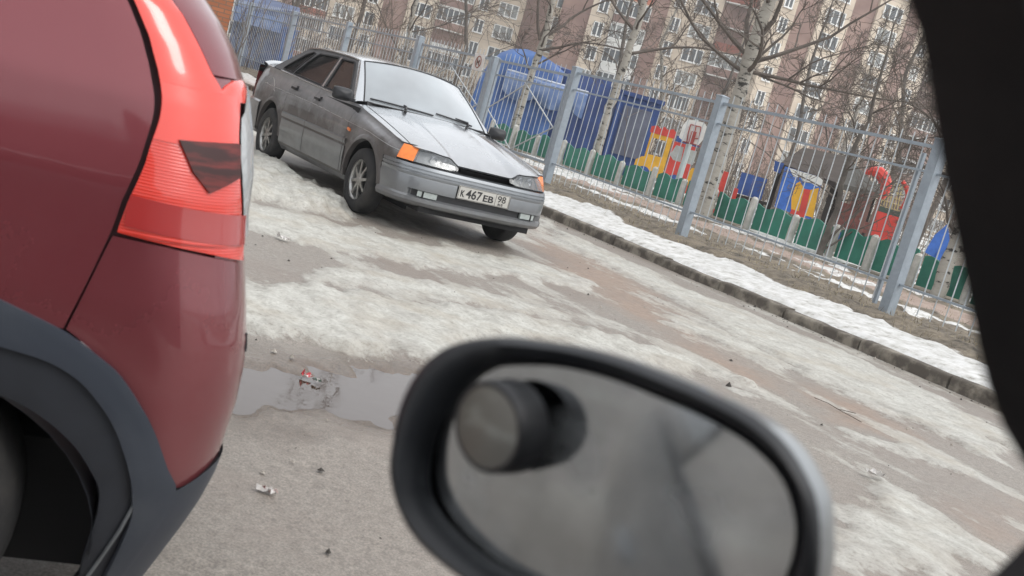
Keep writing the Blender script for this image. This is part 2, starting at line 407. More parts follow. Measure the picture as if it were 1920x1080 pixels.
# ---- verge: snow strip, bare soil, playground yard; one sheet to the horizon
def verge_h(s, n, X, Y):
    edge = 9.12 + .50 * (fbm(s * .7, s * 0 + 3, 4) - .5) + .12 * (fbm(s * 4, n * 4, 3) - .5)
    snow = (edge - n) * 1.0
    t = np.clip((n - 8.2) / 1.5, 0, 1)
    Z = .095 + .125 * t * t * (3 - 2 * t)
    on = np.clip(snow * 8, 0, 1) * np.clip((n - 8.17) * 14, 0, 1)
    Z = Z + on * (.035 + .03 * fbm(s * 4, n * 6, 4))
    soil = np.clip((n - 8.8) * 3, 0, 1)
    Z = Z + soil * .11 * (fbm(s * 5, n * 5, 5) - .5) * (n < 14)
    # low heave of turf just before fence, beyond it a path then yard
    Z = Z + .04 * np.exp(-((n - 9.35) / .25) ** 2)
    s2 = (fbm(s * .55 + 3, n * 1.1 + 8, 5) - .57) * 2.2
    s2 = np.where(n > 10.6, s2, -1)
    s3 = .16 - np.abs(n - 14.2 - .5 * (fbm(s * .8, s * 0 + 7, 3) - .5)) + .5 * (fbm(s * 2.5, n * 3, 3) - .5)
    s2 = np.maximum(s2, s3)
    s4 = .10 - np.abs(n - 11.3) + .6 * (fbm(s * .5 + 9, n * .6, 3) - .52)
    s2 = np.maximum(s2, s4)
    snow = np.maximum(snow, s2)
    Z = Z + np.clip(s2 * 3, 0, 1) * .03
    path = .75 - np.abs(n - 12.7) + .15 * (fbm(s * 2, n * 2, 3) - .5)
    return Z, dict(snow=snow, path=path, far=np.clip((n - 15) / 5, 0, 1))
def verge_mat():
    m, n, b = new_mat('verge_surface'); N = n.nodes.new; L = n.links.new
    geo = N('ShaderNodeNewGeometry')
    def noise(sc, det=8, rough=.65):
        x = N('ShaderNodeTexNoise'); x.inputs['Scale'].default_value = sc; x.inputs['Detail'].default_value = det; x.inputs['Roughness'].default_value = rough
        L(geo.outputs['Position'], x.inputs['Vector']); return x.outputs[0]
    def ramp(f, stops):
        r = N('ShaderNodeValToRGB'); L(f, r.inputs[0]); e = r.color_ramp.elements
        while len(e) < len(stops): e.new(.5)
        for i, (p, c) in enumerate(stops): e[i].position = p; e[i].color = (*c, 1)
        return r.outputs[0]
    def math_(op, a, b_=None, c=None):
        x = N('ShaderNodeMath'); x.operation = op; x.use_clamp = True
        for i, v in enumerate((a, b_, c)):
            if v is None: continue
            if isinstance(v, (int, float)): x.inputs[i].default_value = v
            else: L(v, x.inputs[i])
        return x.outputs[0]
    def mix(f, a, c):
        x = N('ShaderNodeMix'); x.data_type = 'RGBA'; L(f, x.inputs[0]); L(a, x.inputs[6]); L(c, x.inputs[7]); return x.outputs[2]
    def attr(k):
        a = N('ShaderNodeAttribute'); a.attribute_name = k; return a.outputs['Fac']
    a = noise(9); c = noise(2.1); d = noise(40, 4)
    soil = ramp(a, [(.34, (.045, .038, .03)), (.5, (.13, .11, .085)), (.68, (.25, .215, .165))])
    grass = ramp(d, [(.3, (.13, .105, .075)), (.7, (.31, .26, .19))])
    base = mix(math_('MULTIPLY_ADD', c, 4, -1.7), soil, grass)
    pth = ramp(noise(5), [(.3, (.27, .20, .165)), (.7, (.40, .32, .27))])
    base = mix(math_('MULTIPLY_ADD', attr('path'), 6, .2), base, pth)
    sn = ramp(a, [(.30, (.26, .245, .215)), (.42, (.52, .515, .49)), (.60, (.68, .68, .67))])
    f = N('ShaderNodeMath'); f.operation = 'MULTIPLY_ADD'; L(a, f.inputs[0]); f.inputs[1].default_value = .22; f.inputs[2].default_value = -.11
    f2 = N('ShaderNodeMath'); f2.operation = 'ADD'; L(attr('snow'), f2.inputs[0]); L(f.outputs[0], f2.inputs[1])
    col = mix(math_('MULTIPLY_ADD', f2.outputs[0], 14, .4), base, sn)
    L(col, b.inputs['Base Color']); setp(b, Roughness=.9)
    bp = N('ShaderNodeBump'); bp.inputs['Strength'].default_value = .7; bp.inputs['Distance'].default_value = .02; L(a, bp.inputs['Height']); L(bp.outputs[0], b.inputs['Normal'])
    return m
sheet('verge', np.concatenate([axis(-260, 2, 20, 20, .07)[:-1], axis(20, 20, 30, 420, .15)]), np.concatenate([np.arange(8.17, 11, .05), axis(11, 11, 16, 420, .09)]), verge_h, verge_mat())

# ---- kerb stones: each about a metre long
def kerb():
    ks = mat('kerb_concrete', (.095, .082, .068), .92, scale=5, bump=.7, col2=(.25, .225, .185), thr=(.46, .62))
    rnd = random.Random(3); s = -3.2; k = 0
    while s < 34:
        L_ = 1.0; j = rnd.uniform(-.018, .018); dz = rnd.uniform(-.012, .01)
        mb = MB(); P = []; ns = 12
        for i in range(ns + 1):
            ss = s + .012 + (L_ - .024) * i / ns; row = []
            for (nn, zz) in ((0, -.06), (0, .075), (.008, .094), (.022, .104), (.135, .106), (.15, .098), (.15, -.06)):
                w = .007 * (mnoise.noise(Vector((ss * 6, nn * 30, zz * 20 + k))))
                row.append(W3(ss, KN + nn + j + w, zz + dz + w * .8))
            P.append(row)
        mb.grid(P, smooth=True); e = len(P[0])
        mb.add(P[0], [tuple(range(e))]); mb.add(P[-1], [tuple(reversed(range(e)))])
        o = mb.build('kerb_stone', ks, angle=40)
        tag(o, 'worn concrete kerb stone in the row between icy road and snowy verge', 'kerb stone', 'kerb stones between road and verge')
        s += L_; k += 1

kerb()
# ================================================================ METAL FENCE ALONG THE VERGE
FNn = 9.8; ZG = .22
def hbar(mb, s0, s1, z, h=.02, d=.02, n=FNn, mi=0, z1=None):
    z1 = z if z1 is None else z1
    a = W3(s0, n, z); b = W3(s1, n, z1); c = (a + b) / 2; ax = (b - a) / 2
    mb.box(c, ax, FN * d, Vector((0, 0, h)) , mi)
def post(s, n=FNn, w=.055, top=2.13, name='post', parent=None, m=None, bot=.0):
    mb = MB(); mb.box(W3(s, n, (bot + top) / 2), FD * w, FN * w, Vector((0, 0, (top - bot) / 2)))
    c = W3(s, n, top); e = w + .006
    vs = [c + FD * i * e + FN * j * e for i, j in ((-1, -1), (1, -1), (1, 1), (-1, 1))]
    vs += [v + Vector((0, 0, .012)) for v in vs] + [c + Vector((0, 0, .03))]
    mb.add(vs, [(3, 2, 1, 0), (0, 1, 5, 4), (1, 2, 6, 5), (2, 3, 7, 6), (3, 0, 4, 7), (4, 5, 8), (5, 6, 8), (6, 7, 8), (7, 4, 8)])
    return mb.build(name, m or MT['fence'], parent)
def bars(s0, s1, z0, z1, step, par, rnd, name='bar_panel', r=.0075):
    mb = MB(); k = max(1, round((s1 - s0) / step))
    for i in range(1, k):
        s = s0 + (s1 - s0) * i / k; j = rnd.uniform(-.008, .008); t = rnd.uniform(-.012, .012)
        mb.tube([W3(s + t, FNn + .001, z0 + j), W3(s, FNn, (z0 + z1) / 2), W3(s + j, FNn, z1 - .02 + j), W3(s + j, FNn, z1 + j)], [r, r, r, r * .3], 4, smooth=False)
    return mb.build(name, MT['fence_bar'], par)
rnd = random.Random(11)
def section(s0, s1, par):
    mb = MB(); sag = rnd.uniform(-.008, .008)
    hbar(mb, s0 + .06, s1 - .06, 2.05, .018, .018, z1=2.05 + sag); mb.build('top_rail', MT['fence'], par)
    mb = MB(); hbar(mb, s0 + .06, s1 - .06, 1.78, .012, .014, z1=1.78 + sag); mb.build('middle_rail', MT['fence'], par)
    mb = MB(); hbar(mb, s0 + .06, s1 - .06, .55, .012, .014, z1=.56 + sag); mb.build('bottom_rail', MT['fence'], par)
    bars(s0 + .06, s1 - .06, .30, 2.17, .165, par, rnd)
fr_ = empty('metal_fence', W3(9.8, FNn, ZG), 'tall grey-blue metal bar fence on the verge to the right of the gate', 'fence')
ps = [.75, 4.45, 8.1, 11.75, 15.40]
for i, s in enumerate(ps): post(s, parent=fr_, w=.062 if i > 1 else .055)
for a, b in zip(ps[:-1], ps[1:]): section(a, b, fr_)
fl_ = empty('metal_fence', W3(27, FNn, ZG), 'tall grey-blue metal bar fence running off behind the parked grey car', 'fence')
pl = [21.47, 25.55, 29.58, 33.6, 37.6]
for s in pl: post(s, parent=fl_, w=.065)
for a, b in zip(pl[:-1], pl[1:]): section(a, b, fl_)
# second thin strut beside the near post, as welded in the photo
mb = MB(); mb.box(W3(8.33, FNn + .05, 1.12), FD * .02, FN * .02, Vector((0, 0, .85))); mb.build('strut', MT['fence'], fr_)

def gate(s0, s1, label, flip):
    g = empty('gate_leaf', W3((s0 + s1) / 2, FNn, ZG), label, 'gate', 'two leaves of the metal gate')
    mb = MB()
    for z, h in ((1.99, .02), (1.74, .013), (.54, .02)): hbar(mb, s0 + .07, s1 - .03, z, h, .017)
    for s in (s0 + .05, s1 - .05): mb.box(W3(s, FNn, 1.27), FD * .022, FN * .02, Vector((0, 0, .75)))
    mb.build('frame', MT['fence'], g)
    mb = MB(); m = (s0 + s1) / 2; z = 1.12
    e = s0 + .08 if not flip else s1 - .08
    hbar(mb, m + (.1 if not flip else -.1), e, 1.72, .009, .009, z1=z, n=FNn - .02); hbar(mb, m, e, .56, .009, .009, z1=z, n=FNn - .02)
    o = s1 - .08 if not flip else s0 + .08
    hbar(mb, m, o, 1.72, .009, .009, z1=z, n=FNn - .02); hbar(mb, m, o, .56, .009, .009, z1=z, n=FNn - .02)
    mb.build('brace', MT['fence_bar'], g)
    bars(s0 + .07, s1 - .07, .34, 2.15, .155, g, rnd)
    return g
gate(15.52, 18.0, 'metal gate leaf on the right, crossed by thin diagonal braces, in front of blue sheeting', False)
gate(18.26, 21.35, 'metal gate leaf on the left that carries the small white sign', True)
gp = post(18.13, w=.06, top=2.03, name='gate_post'); tag(gp, 'square grey gate post between the two gate leaves', 'post')
# sign: white tin plate with a red barred ring round a dark dog mark
sg = empty('warning_sign', W3(18.66, FNn - .05, 1.9), 'small white square sign with a brown ring fixed to the gate', 'sign')
mb = MB(); mb.box(W3(18.66, FNn - .045, 1.885), FD * .20, FN * .003, Vector((0, 0, .155))); mb.build('plate', mat('sign_white', (.70, .68, .66), .5, var=.06), sg)
mb = MB(); cs = W3(18.66, FNn - .052, 1.885); R_ = .105
pts = [cs + FD * R_ * math.cos(a) + Vector((0, 0, R_ * math.sin(a))) for a in [i * math.pi / 16 for i in range(33)]]
mb.tube(pts, .011, 4, smooth=False); mb.tube([cs + (FD * .075 + Vector((0, 0, .075))), cs - (FD * .075 + Vector((0, 0, .075)))], .009, 4, smooth=False)
mb.build('ring', mat('sign_brown', (.30, .12, .09), .6), sg)
mb = MB()
def sfr(u, v, w): return cs + FD * (-u) + Vector((0, 0, v)) - FN * w
mb.prism([(-.05, -.06), (-.03, -.06), (-.025, -.02), (.02, -.02), (.025, -.06), (.045, -.06), (.045, 0), (.065, .03), (.04, .05), (.02, .015), (-.04, .015), (-.06, .04), (-.065, .02)], sfr, .003)
mb.build('dog_symbol', mat('sign_dark', (.08, .06, .05), .6), sg)

# ================================================================ LOW GREEN PLAYGROUND FENCE
GF = mat('green_paint', (.030, .20, .140), .55, var=.22, scale=3)
GF2 = mat('pale_post_paint', (.50, .49, .45), .75, var=.2, scale=9)
lg = empty('low_fence', W3(18, 15.2, .2), 'low green wavy-topped playground fence with pale posts', 'fence')
gs = [27.2, 25.9, 24.6, 23.3, 22.0, 20.75, 19.55, 18.5, 17.5, 16.35, 15.15, 14.1, 13.2, 12.2, 11.1, 9.9, 8.7]
def gn(s): return 15.15 + .05 * math.sin(s * .5)
for i, s in enumerate(gs):
    h = .62 + .05 * math.sin(i * 2.3)
    mb = MB(); a = W3(s, gn(s) - .06, .1); mb.tube([a, a + Vector((0, 0, h * .5 + .1)), a + Vector((0.01, 0, h + .06)), a + Vector((.01, 0, h + .10))], [.075, .07, .068, .03], 10)
    mb.build('post', GF2, lg)
for a, b in zip(gs[:-1], gs[1:]):
    s0, s1 = b + .07, a - .07; h = .56 + rnd.uniform(-.03, .04); mb = MB(); n_ = 14
    top = []
    for i in range(n_ + 1):
        t = i / n_; top.append((s0 + (s1 - s0) * t, .2 + h + .04 * math.sin(t * 2 * math.pi * 1.5 + a)))
    poly = [(s0, .26)] + top + [(s1, .26)]
    mb.prism(poly, lambda u, v, w: W3(u, gn(u) + w, v), .03)
    mb.build('panel', GF, lg)
# ================================================================ TREES
def birch_mat(name, white=(.34, .32, .28)):
    m, n, b = new_mat(name); N = n.nodes.new; L = n.links.new
    geo = N('ShaderNodeNewGeometry'); mp = N('ShaderNodeMapping'); mp.inputs['Scale'].default_value = (5, 5, 13); L(geo.outputs['Position'], mp.inputs[0])
    z = N('ShaderNodeTexNoise'); z.inputs['Scale'].default_value = 1.0; z.inputs['Detail'].default_value = 5; z.inputs['Roughness'].default_value = .62; L(mp.outputs[0], z.inputs['Vector'])
    r = N('ShaderNodeValToRGB'); L(z.outputs[0], r.inputs[0]); e = r.color_ramp.elements
    e[0].position = .38; e[0].color = (.03, .027, .024, 1); e[1].position = .445; e[1].color = (*white, 1); e.new(.7); e[2].color = (*[c * 1.18 for c in white], 1)
    L(r.outputs[0], b.inputs['Base Color']); setp(b, Roughness=.85)
    bp = N('ShaderNodeBump'); bp.inputs['Strength'].default_value = .6; bp.inputs['Distance'].default_value = .02; L(z.outputs[0], bp.inputs['Height']); L(bp.outputs[0], b.inputs['Normal'])
    return m
BIR = birch_mat('birch_bark'); TWG = mat('dark_twig_bark', (.125, .105, .09), .9, var=.3)
GREY = mat('grey_bark', (.13, .115, .10), .9, var=.35, scale=5, bump=.4)
TAN = mat('tan_twig_bark', (.19, .155, .125), .9, var=.3)
def branch(mb, p, d, L_, r, lev, rd, droop=0.0, kids=(3, 5), seg=5, sides=5, rmin=.004):
    pts = [p]; rr = [r]; q = p.copy(); dd = d.normalized()
    for i in range(seg):
        dd = (dd + Vector((rd.gauss(0, .16), rd.gauss(0, .16), rd.gauss(0, .10) + .05 - droop * (i / seg)))).normalized()
        q = q + dd * L_ / seg; pts.append(q.copy()); rr.append(max(rmin, r * (1 - .75 * (i + 1) / seg)))
    mb.tube(pts, rr, sides, cap=False)
    if lev <= 0: return
    for k in range(rd.randint(*kids)):
        t = rd.uniform(.25, .98); i = min(seg - 1, int(t * seg)); f = t * seg - i
        b = pts[i].lerp(pts[i + 1], f); ax = (pts[i + 1] - pts[i]).normalized()
        side = ax.orthogonal().normalized(); side.rotate(Matrix.Rotation(rd.uniform(0, 6.28), 3, ax))
        nd = (ax * rd.uniform(.5, 1.1) + side * rd.uniform(.5, 1.0)).normalized()
        branch(mb, b, nd, L_ * rd.uniform(.35, .62), max(rmin, rr[i] * .6), lev - 1, rd, droop * 1.3, kids, max(3, seg - 1), max(3, sides - 1), rmin)
def tree(name, loc, trunk, rads, label, cat, nb, seed, bark, z0=.3, blen=1.8, lev=3, group=None, twig=None, droop=.12, extra=(), rmin=.005, up=.55):
    rd = random.Random(seed); r = empty(name, loc, label, cat, group); mb = MB()
    pts = [loc + Vector(t) for t in trunk]
    # densify
    P = []; R_ = []
    for i in range(len(pts) - 1):
        for k in range(6):
            t = k / 6; P.append(pts[i].lerp(pts[i + 1], t) + Vector((rd.gauss(0, .012), rd.gauss(0, .012), 0)) * (1 if (i or k) else 0)); R_.append((rads[i] * (1 - t) + rads[i + 1] * t) * rd.uniform(.95, 1.06))
    P.append(pts[-1]); R_.append(rads[-1])
    mb.tube(P, R_, 12); mb.build('trunk', bark, r)
    mb = MB(); H = len(P)
    for k in range(nb):
        i = min(H - 2, int(H * (z0 + (1 - z0) * (k + rd.random()) / nb)))
        a = rd.uniform(0, 6.28); d = Vector((math.cos(a), math.sin(a), rd.uniform(up * .4, up * 1.5)))
        branch(mb, P[i], d, blen * (1.2 - .7 * i / H) * rd.uniform(.7, 1.25), max(rmin, R_[i] * rd.uniform(.25, .42)), lev, rd, droop, (3, 5), 6, 6, rmin)
    for (p, d, L_, rr) in extra:
        branch(mb, loc + Vector(p), Vector(d), L_, rr, lev, rd, droop * .6, (4, 6), 8, 6, rmin)
    mb.build('crown', twig or TWG, r)
    return r
# picture-plane right as seen along the tree's sight line, used for the big limbs
def rt(loc):
    d = Vector((loc.x, loc.y, 0)).normalized(); return Vector((d.y, -d.x, 0))
T1 = W3(26.9, 15.7, .2); r1 = rt(T1)
tree('birch_tree', T1, [(0, 0, 0), r1 * -.02 + Vector((0, 0, 1.3)), r1 * .02 + Vector((0, 0, 2.2)), r1 * .10 + Vector((0, 0, 2.9)), r1 * .0 + Vector((0, 0, 5.5)), r1 * .1 + Vector((0, 0, 9))], [.135, .11, .095, .10, .06, .02],
     'birch with a dark forked crown standing behind the gate in front of the blue sheeting', 'tree', 9, 5, BIR, z0=.30, blen=2.4, lev=3,
     extra=[((0, 0, 2.7), r1 * 1.5 + Vector((0, 0, .55)), 2.6, .045), ((0, 0, 3.0), r1 * 1.2 + Vector((0, 0, 1.1)), 3.0, .05), ((0, 0, 3.1), r1 * .6 + Vector((0, 0, 1.5)), 3.4, .055), ((0, 0, 3.0), r1 * -.7 + Vector((0, 0, 1.6)), 3.2, .05), ((0, 0, 2.1), r1 * -.8 + Vector((0, 0, .5)), 1.2, .03)])
T2 = W3(22.6, 15.6, .2); r2 = rt(T2)
tree('birch_tree', T2, [(0, 0, 0), r2 * -.05 + Vector((0, 0, 1.5)), r2 * .02 + Vector((0, 0, 2.6)), r2 * .08 + Vector((0, 0, 4.6)), r2 * -.05 + Vector((0, 0, 7)), (0, 0, 9)], [.125, .105, .095, .08, .05, .02],
     'slender birch with black patches just right of the first tall gate post', 'tree', 9, 12, BIR, z0=.36, blen=2.2, lev=3,
     extra=[((0, 0, 3.0), r2 * 1.5 + Vector((0, 0, .6)), 3.0, .045), ((0, 0, 3.6), r2 * -1.3 + Vector((0, 0, .9)), 2.6, .045), ((0, 0, 4.4), r2 * 1.2 + Vector((0, 0, 1.2)), 2.6, .04), ((0, 0, 4.2), r2 * -.8 + Vector((0, 0, 1.2)), 2.6, .04)])
T3 = W3(17.2, 14.7, .2); r3 = rt(T3)
tree('birch_tree', T3, [(0, 0, 0), r3 * .0 + Vector((0, 0, 1.6)), r3 * .02 + Vector((0, 0, 2.7)), r3 * .0 + Vector((0, 0, 3.3)), r3 * .10 + Vector((0, 0, 5.2)), r3 * .2 + Vector((0, 0, 7.8))], [.18, .155, .14, .14, .08, .03],
     'thick pale birch beside the tall fence post, its limbs spreading wide', 'tree', 6, 23, BIR, z0=.42, blen=2.2, lev=3,
     extra=[((0, 0, 3.1), r3 * 1.6 + Vector((0, 0, .75)), 3.4, .05), ((0, 0, 2.95), r3 * 1.5 + Vector((0, 0, .0)), 3.2, .045), ((0, 0, 3.2), r3 * -1.5 + Vector((0, 0, .85)), 3.3, .05), ((0, 0, 2.9), r3 * -1.5 + Vector((0, 0, .45)), 3.0, .045), ((0, 0, 3.3), r3 * .15 + Vector((0, 0, 1)), 3, .06), ((0, 0, 3.2), r3 * -.6 + Vector((0, 0, 1)), 3, .05), ((0, 0, 3.0), r3 * 1.2 + Vector((0, 0, -.35)), 2.2, .03)])
T4 = W3(14.1, 14.9, .2); r4 = rt(T4)
tree('young_tree', T4, [(0, 0, 0), r4 * .05 + Vector((0, 0, .9)), r4 * -.02 + Vector((0, 0, 1.7)), r4 * .1 + Vector((0, 0, 2.6)), r4 * .0 + Vector((0, 0, 4.2))], [.07, .05, .045, .035, .012],
     'thin dark leafless tree in front of the brown playground roof', 'tree', 16, 31, GREY, z0=.2, blen=1.3, lev=3, rmin=.004,
     extra=[((0, 0, .1), r4 * .9 + Vector((0, 0, .8)), 1.6, .022), ((0, 0, .1), r4 * .3 + Vector((0, 0, 1)), 2.2, .03)])
T5 = W3(11.4, 14.8, .2); r5 = rt(T5)
tree('birch_tree', T5, [(0, 0, 0), r5 * .0 + Vector((0, 0, 1.2)), r5 * .08 + Vector((0, 0, 2.4)), r5 * .05 + Vector((0, 0, 4.5)), (0, 0, 7)], [.12, .10, .09, .07, .02],
     'rough birch half hidden behind the right-hand fence post', 'tree', 16, 41, BIR, z0=.15, blen=1.7, lev=3)
# taller leafless trees and saplings well back, in front of the flats
rd0 = random.Random(77)
def at(px, D, z=.2):
    return gpx(px + 960, 150, D, z)
far = [(-440, 40, 9, 'broad leafless tree at the far left edge behind the fence'), (-330, 47, 10, 'leafless tree above the roof of the parked grey car'), (-205, 44, 11, 'tall pale-stemmed leafless tree above the windscreen of the grey car'), (-110, 52, 10, 'leafless tree between the grey car roof and the blue sheeting'),
       (175, 46, 10, 'leafless tree rising behind the blue cabin'), (285, 50, 9, 'bushy leafless tree behind the toy train panel'), (395, 44, 7, 'leafless tree left of the basketball board post'), (560, 48, 10, 'leafless tree above the brown playground roof'), (660, 42, 8, 'pale bushy leafless tree to the right of the brown playground roof'), (760, 38, 9, 'leafless tree near the dark window pillar'), (860, 45, 9, 'leafless tree beyond the dark window pillar')]
for i, (px, D, h, lb) in enumerate(far):
    L0 = at(px, D); birch = i in (2, 5, 8)
    tree('birch_tree' if birch else 'leafless_tree', L0, [(0, 0, 0), (rd0.gauss(0, .2), 0, h * .3), (rd0.gauss(0, .3), 0, h * .6), (rd0.gauss(0, .3), 0, h)], [.12, .09, .06, .02], lb, 'tree', 12, 100 + i, BIR if birch else GREY, z0=.14, blen=h * .34, lev=3, twig=TAN if i % 2 else TWG, rmin=.009, up=.9, group='leafless trees between the playground and the flats')
# thicket: dense upright shoots that nobody could count
mb = MB(); rd1 = random.Random(5)
for k in range(1150):
    u = rd1.random(); px = -560 + 1500 * u; D = rd1.uniform(33, 46)
    if -60 < px < 250: D += 6
    p = at(px, D, .15); h = rd1.uniform(1.0, 3.4) * (1.15 if (-560 < px < -100) or (200 < px < 480) or px > 560 else .6)
    q = p.copy(); d = Vector((rd1.gauss(0, .22), rd1.gauss(0, .22), 1)).normalized(); pts = [p]
    for j in range(3):
        d = (d + Vector((rd1.gauss(0, .12), rd1.gauss(0, .12), .1))).normalized(); q = q + d * h / 3; pts.append(q.copy())
    mb.tube(pts, [.014, .011, .009, .006], 3, mi=rd1.choice((0, 0, 1)), cap=False)
    for j in range(3):
        b = pts[1].lerp(pts[3], rd1.random()); e = b + Vector((rd1.gauss(0, .3), rd1.gauss(0, .3), rd1.uniform(.2, .7)))
        mb.tube([b, e], [.008, .005], 3, mi=0, cap=False)
tk = mb.build('bare_shrubs', [TAN, TWG], fix=False); tag(tk, 'thicket of leafless brown shoots beyond the playground', 'shrubs', kind='stuff')
# dead grass and leaves on the verge
mb = MB(); rd2 = random.Random(9)
for k in range(5200):
    s = rd2.uniform(5, 24); n = 9.1 + abs(rd2.gauss(0, .55)) if rd2.random() < .6 else rd2.uniform(9, 14)
    if n > 14.5: continue
    p = W3(s, n, .19 + (.04 if n > 9.5 else 0)); h = rd2.uniform(.02, .085); a = rd2.uniform(0, 6.28); w = Vector((math.cos(a), math.sin(a), 0)) * .004
    t = p + Vector((rd2.gauss(0, .03), rd2.gauss(0, .03), h))
    mb.add([p - w, p + w, t], [(0, 1, 2)], rd2.choice((0, 0, 1)))
gt = mb.build('dead_grass', [mat('straw', (.34, .29, .19), .9), mat('dark_straw', (.12, .10, .07), .9)], fix=False); tag(gt, 'dead straw-coloured grass on the bare verge by the fence', 'grass', kind='stuff')
# ================================================================ BLOCKS OF FLATS FAR BEHIND
def brickish(name, c1, c2, c3, sx=1.0, sz=1.0):
    m, n, b = new_mat(name); N = n.nodes.new; L = n.links.new
    tc = N('ShaderNodeTexCoord'); mp = N('ShaderNodeMapping'); L(tc.outputs['Object'], mp.inputs[0]); mp.inputs['Scale'].default_value = (.35, .35, .35)
    br = N('ShaderNodeTexNoise'); br.inputs['Scale'].default_value = 1.4; br.inputs['Detail'].default_value = 7; L(mp.outputs[0], br.inputs['Vector'])
    r = N('ShaderNodeValToRGB'); L(br.outputs[0], r.inputs[0]); e = r.color_ramp.elements; e[0].position = .35; e[0].color = (*c1, 1); e[1].position = .65; e[1].color = (*c2, 1)
    # panel joints every storey
    sp = N('ShaderNodeSeparateXYZ'); L(tc.outputs['Object'], sp.inputs[0])
    md = N('ShaderNodeMath'); md.operation = 'FRACT'; dv = N('ShaderNodeMath'); dv.operation = 'DIVIDE'; dv.inputs[1].default_value = 2.8; L(sp.outputs[2], dv.inputs[0]); L(dv.outputs[0], md.inputs[0])
    lt = N('ShaderNodeMath'); lt.operation = 'LESS_THAN'; lt.inputs[1].default_value = .03; L(md.outputs[0], lt.inputs[0])
    mx = N('ShaderNodeMix'); mx.data_type = 'RGBA'; L(lt.outputs[0], mx.inputs[0]); L(r.outputs[0], mx.inputs[6]); mx.inputs[7].default_value = (*c3, 1)
    L(mx.outputs[2], b.inputs['Base Color']); setp(b, Roughness=.9); return m
BE = brickish('beige_panel', (.55, .46, .36), (.70, .60, .48), (.42, .35, .28))
BR = brickish('brown_brick', (.23, .14, .115), (.33, .215, .175), (.19, .125, .105))
RD = mat('red_parapet', (.27, .088, .058), .8, var=.3)
OR = mat('orange_parapet', (.42, .13, .07), .8, var=.2)
WF = mat('white_window_frame', (.80, .80, .78), .6)
PN = mat('window_pane', (.035, .045, .05), .08, var=.5, scale=1.5); PN.node_tree.nodes['Principled BSDF'].inputs['Specular IOR Level'].default_value = 1.0
CURT = mat('curtained_pane', (.26, .27, .26), .25, var=.6, scale=1.2)
FH = 2.8
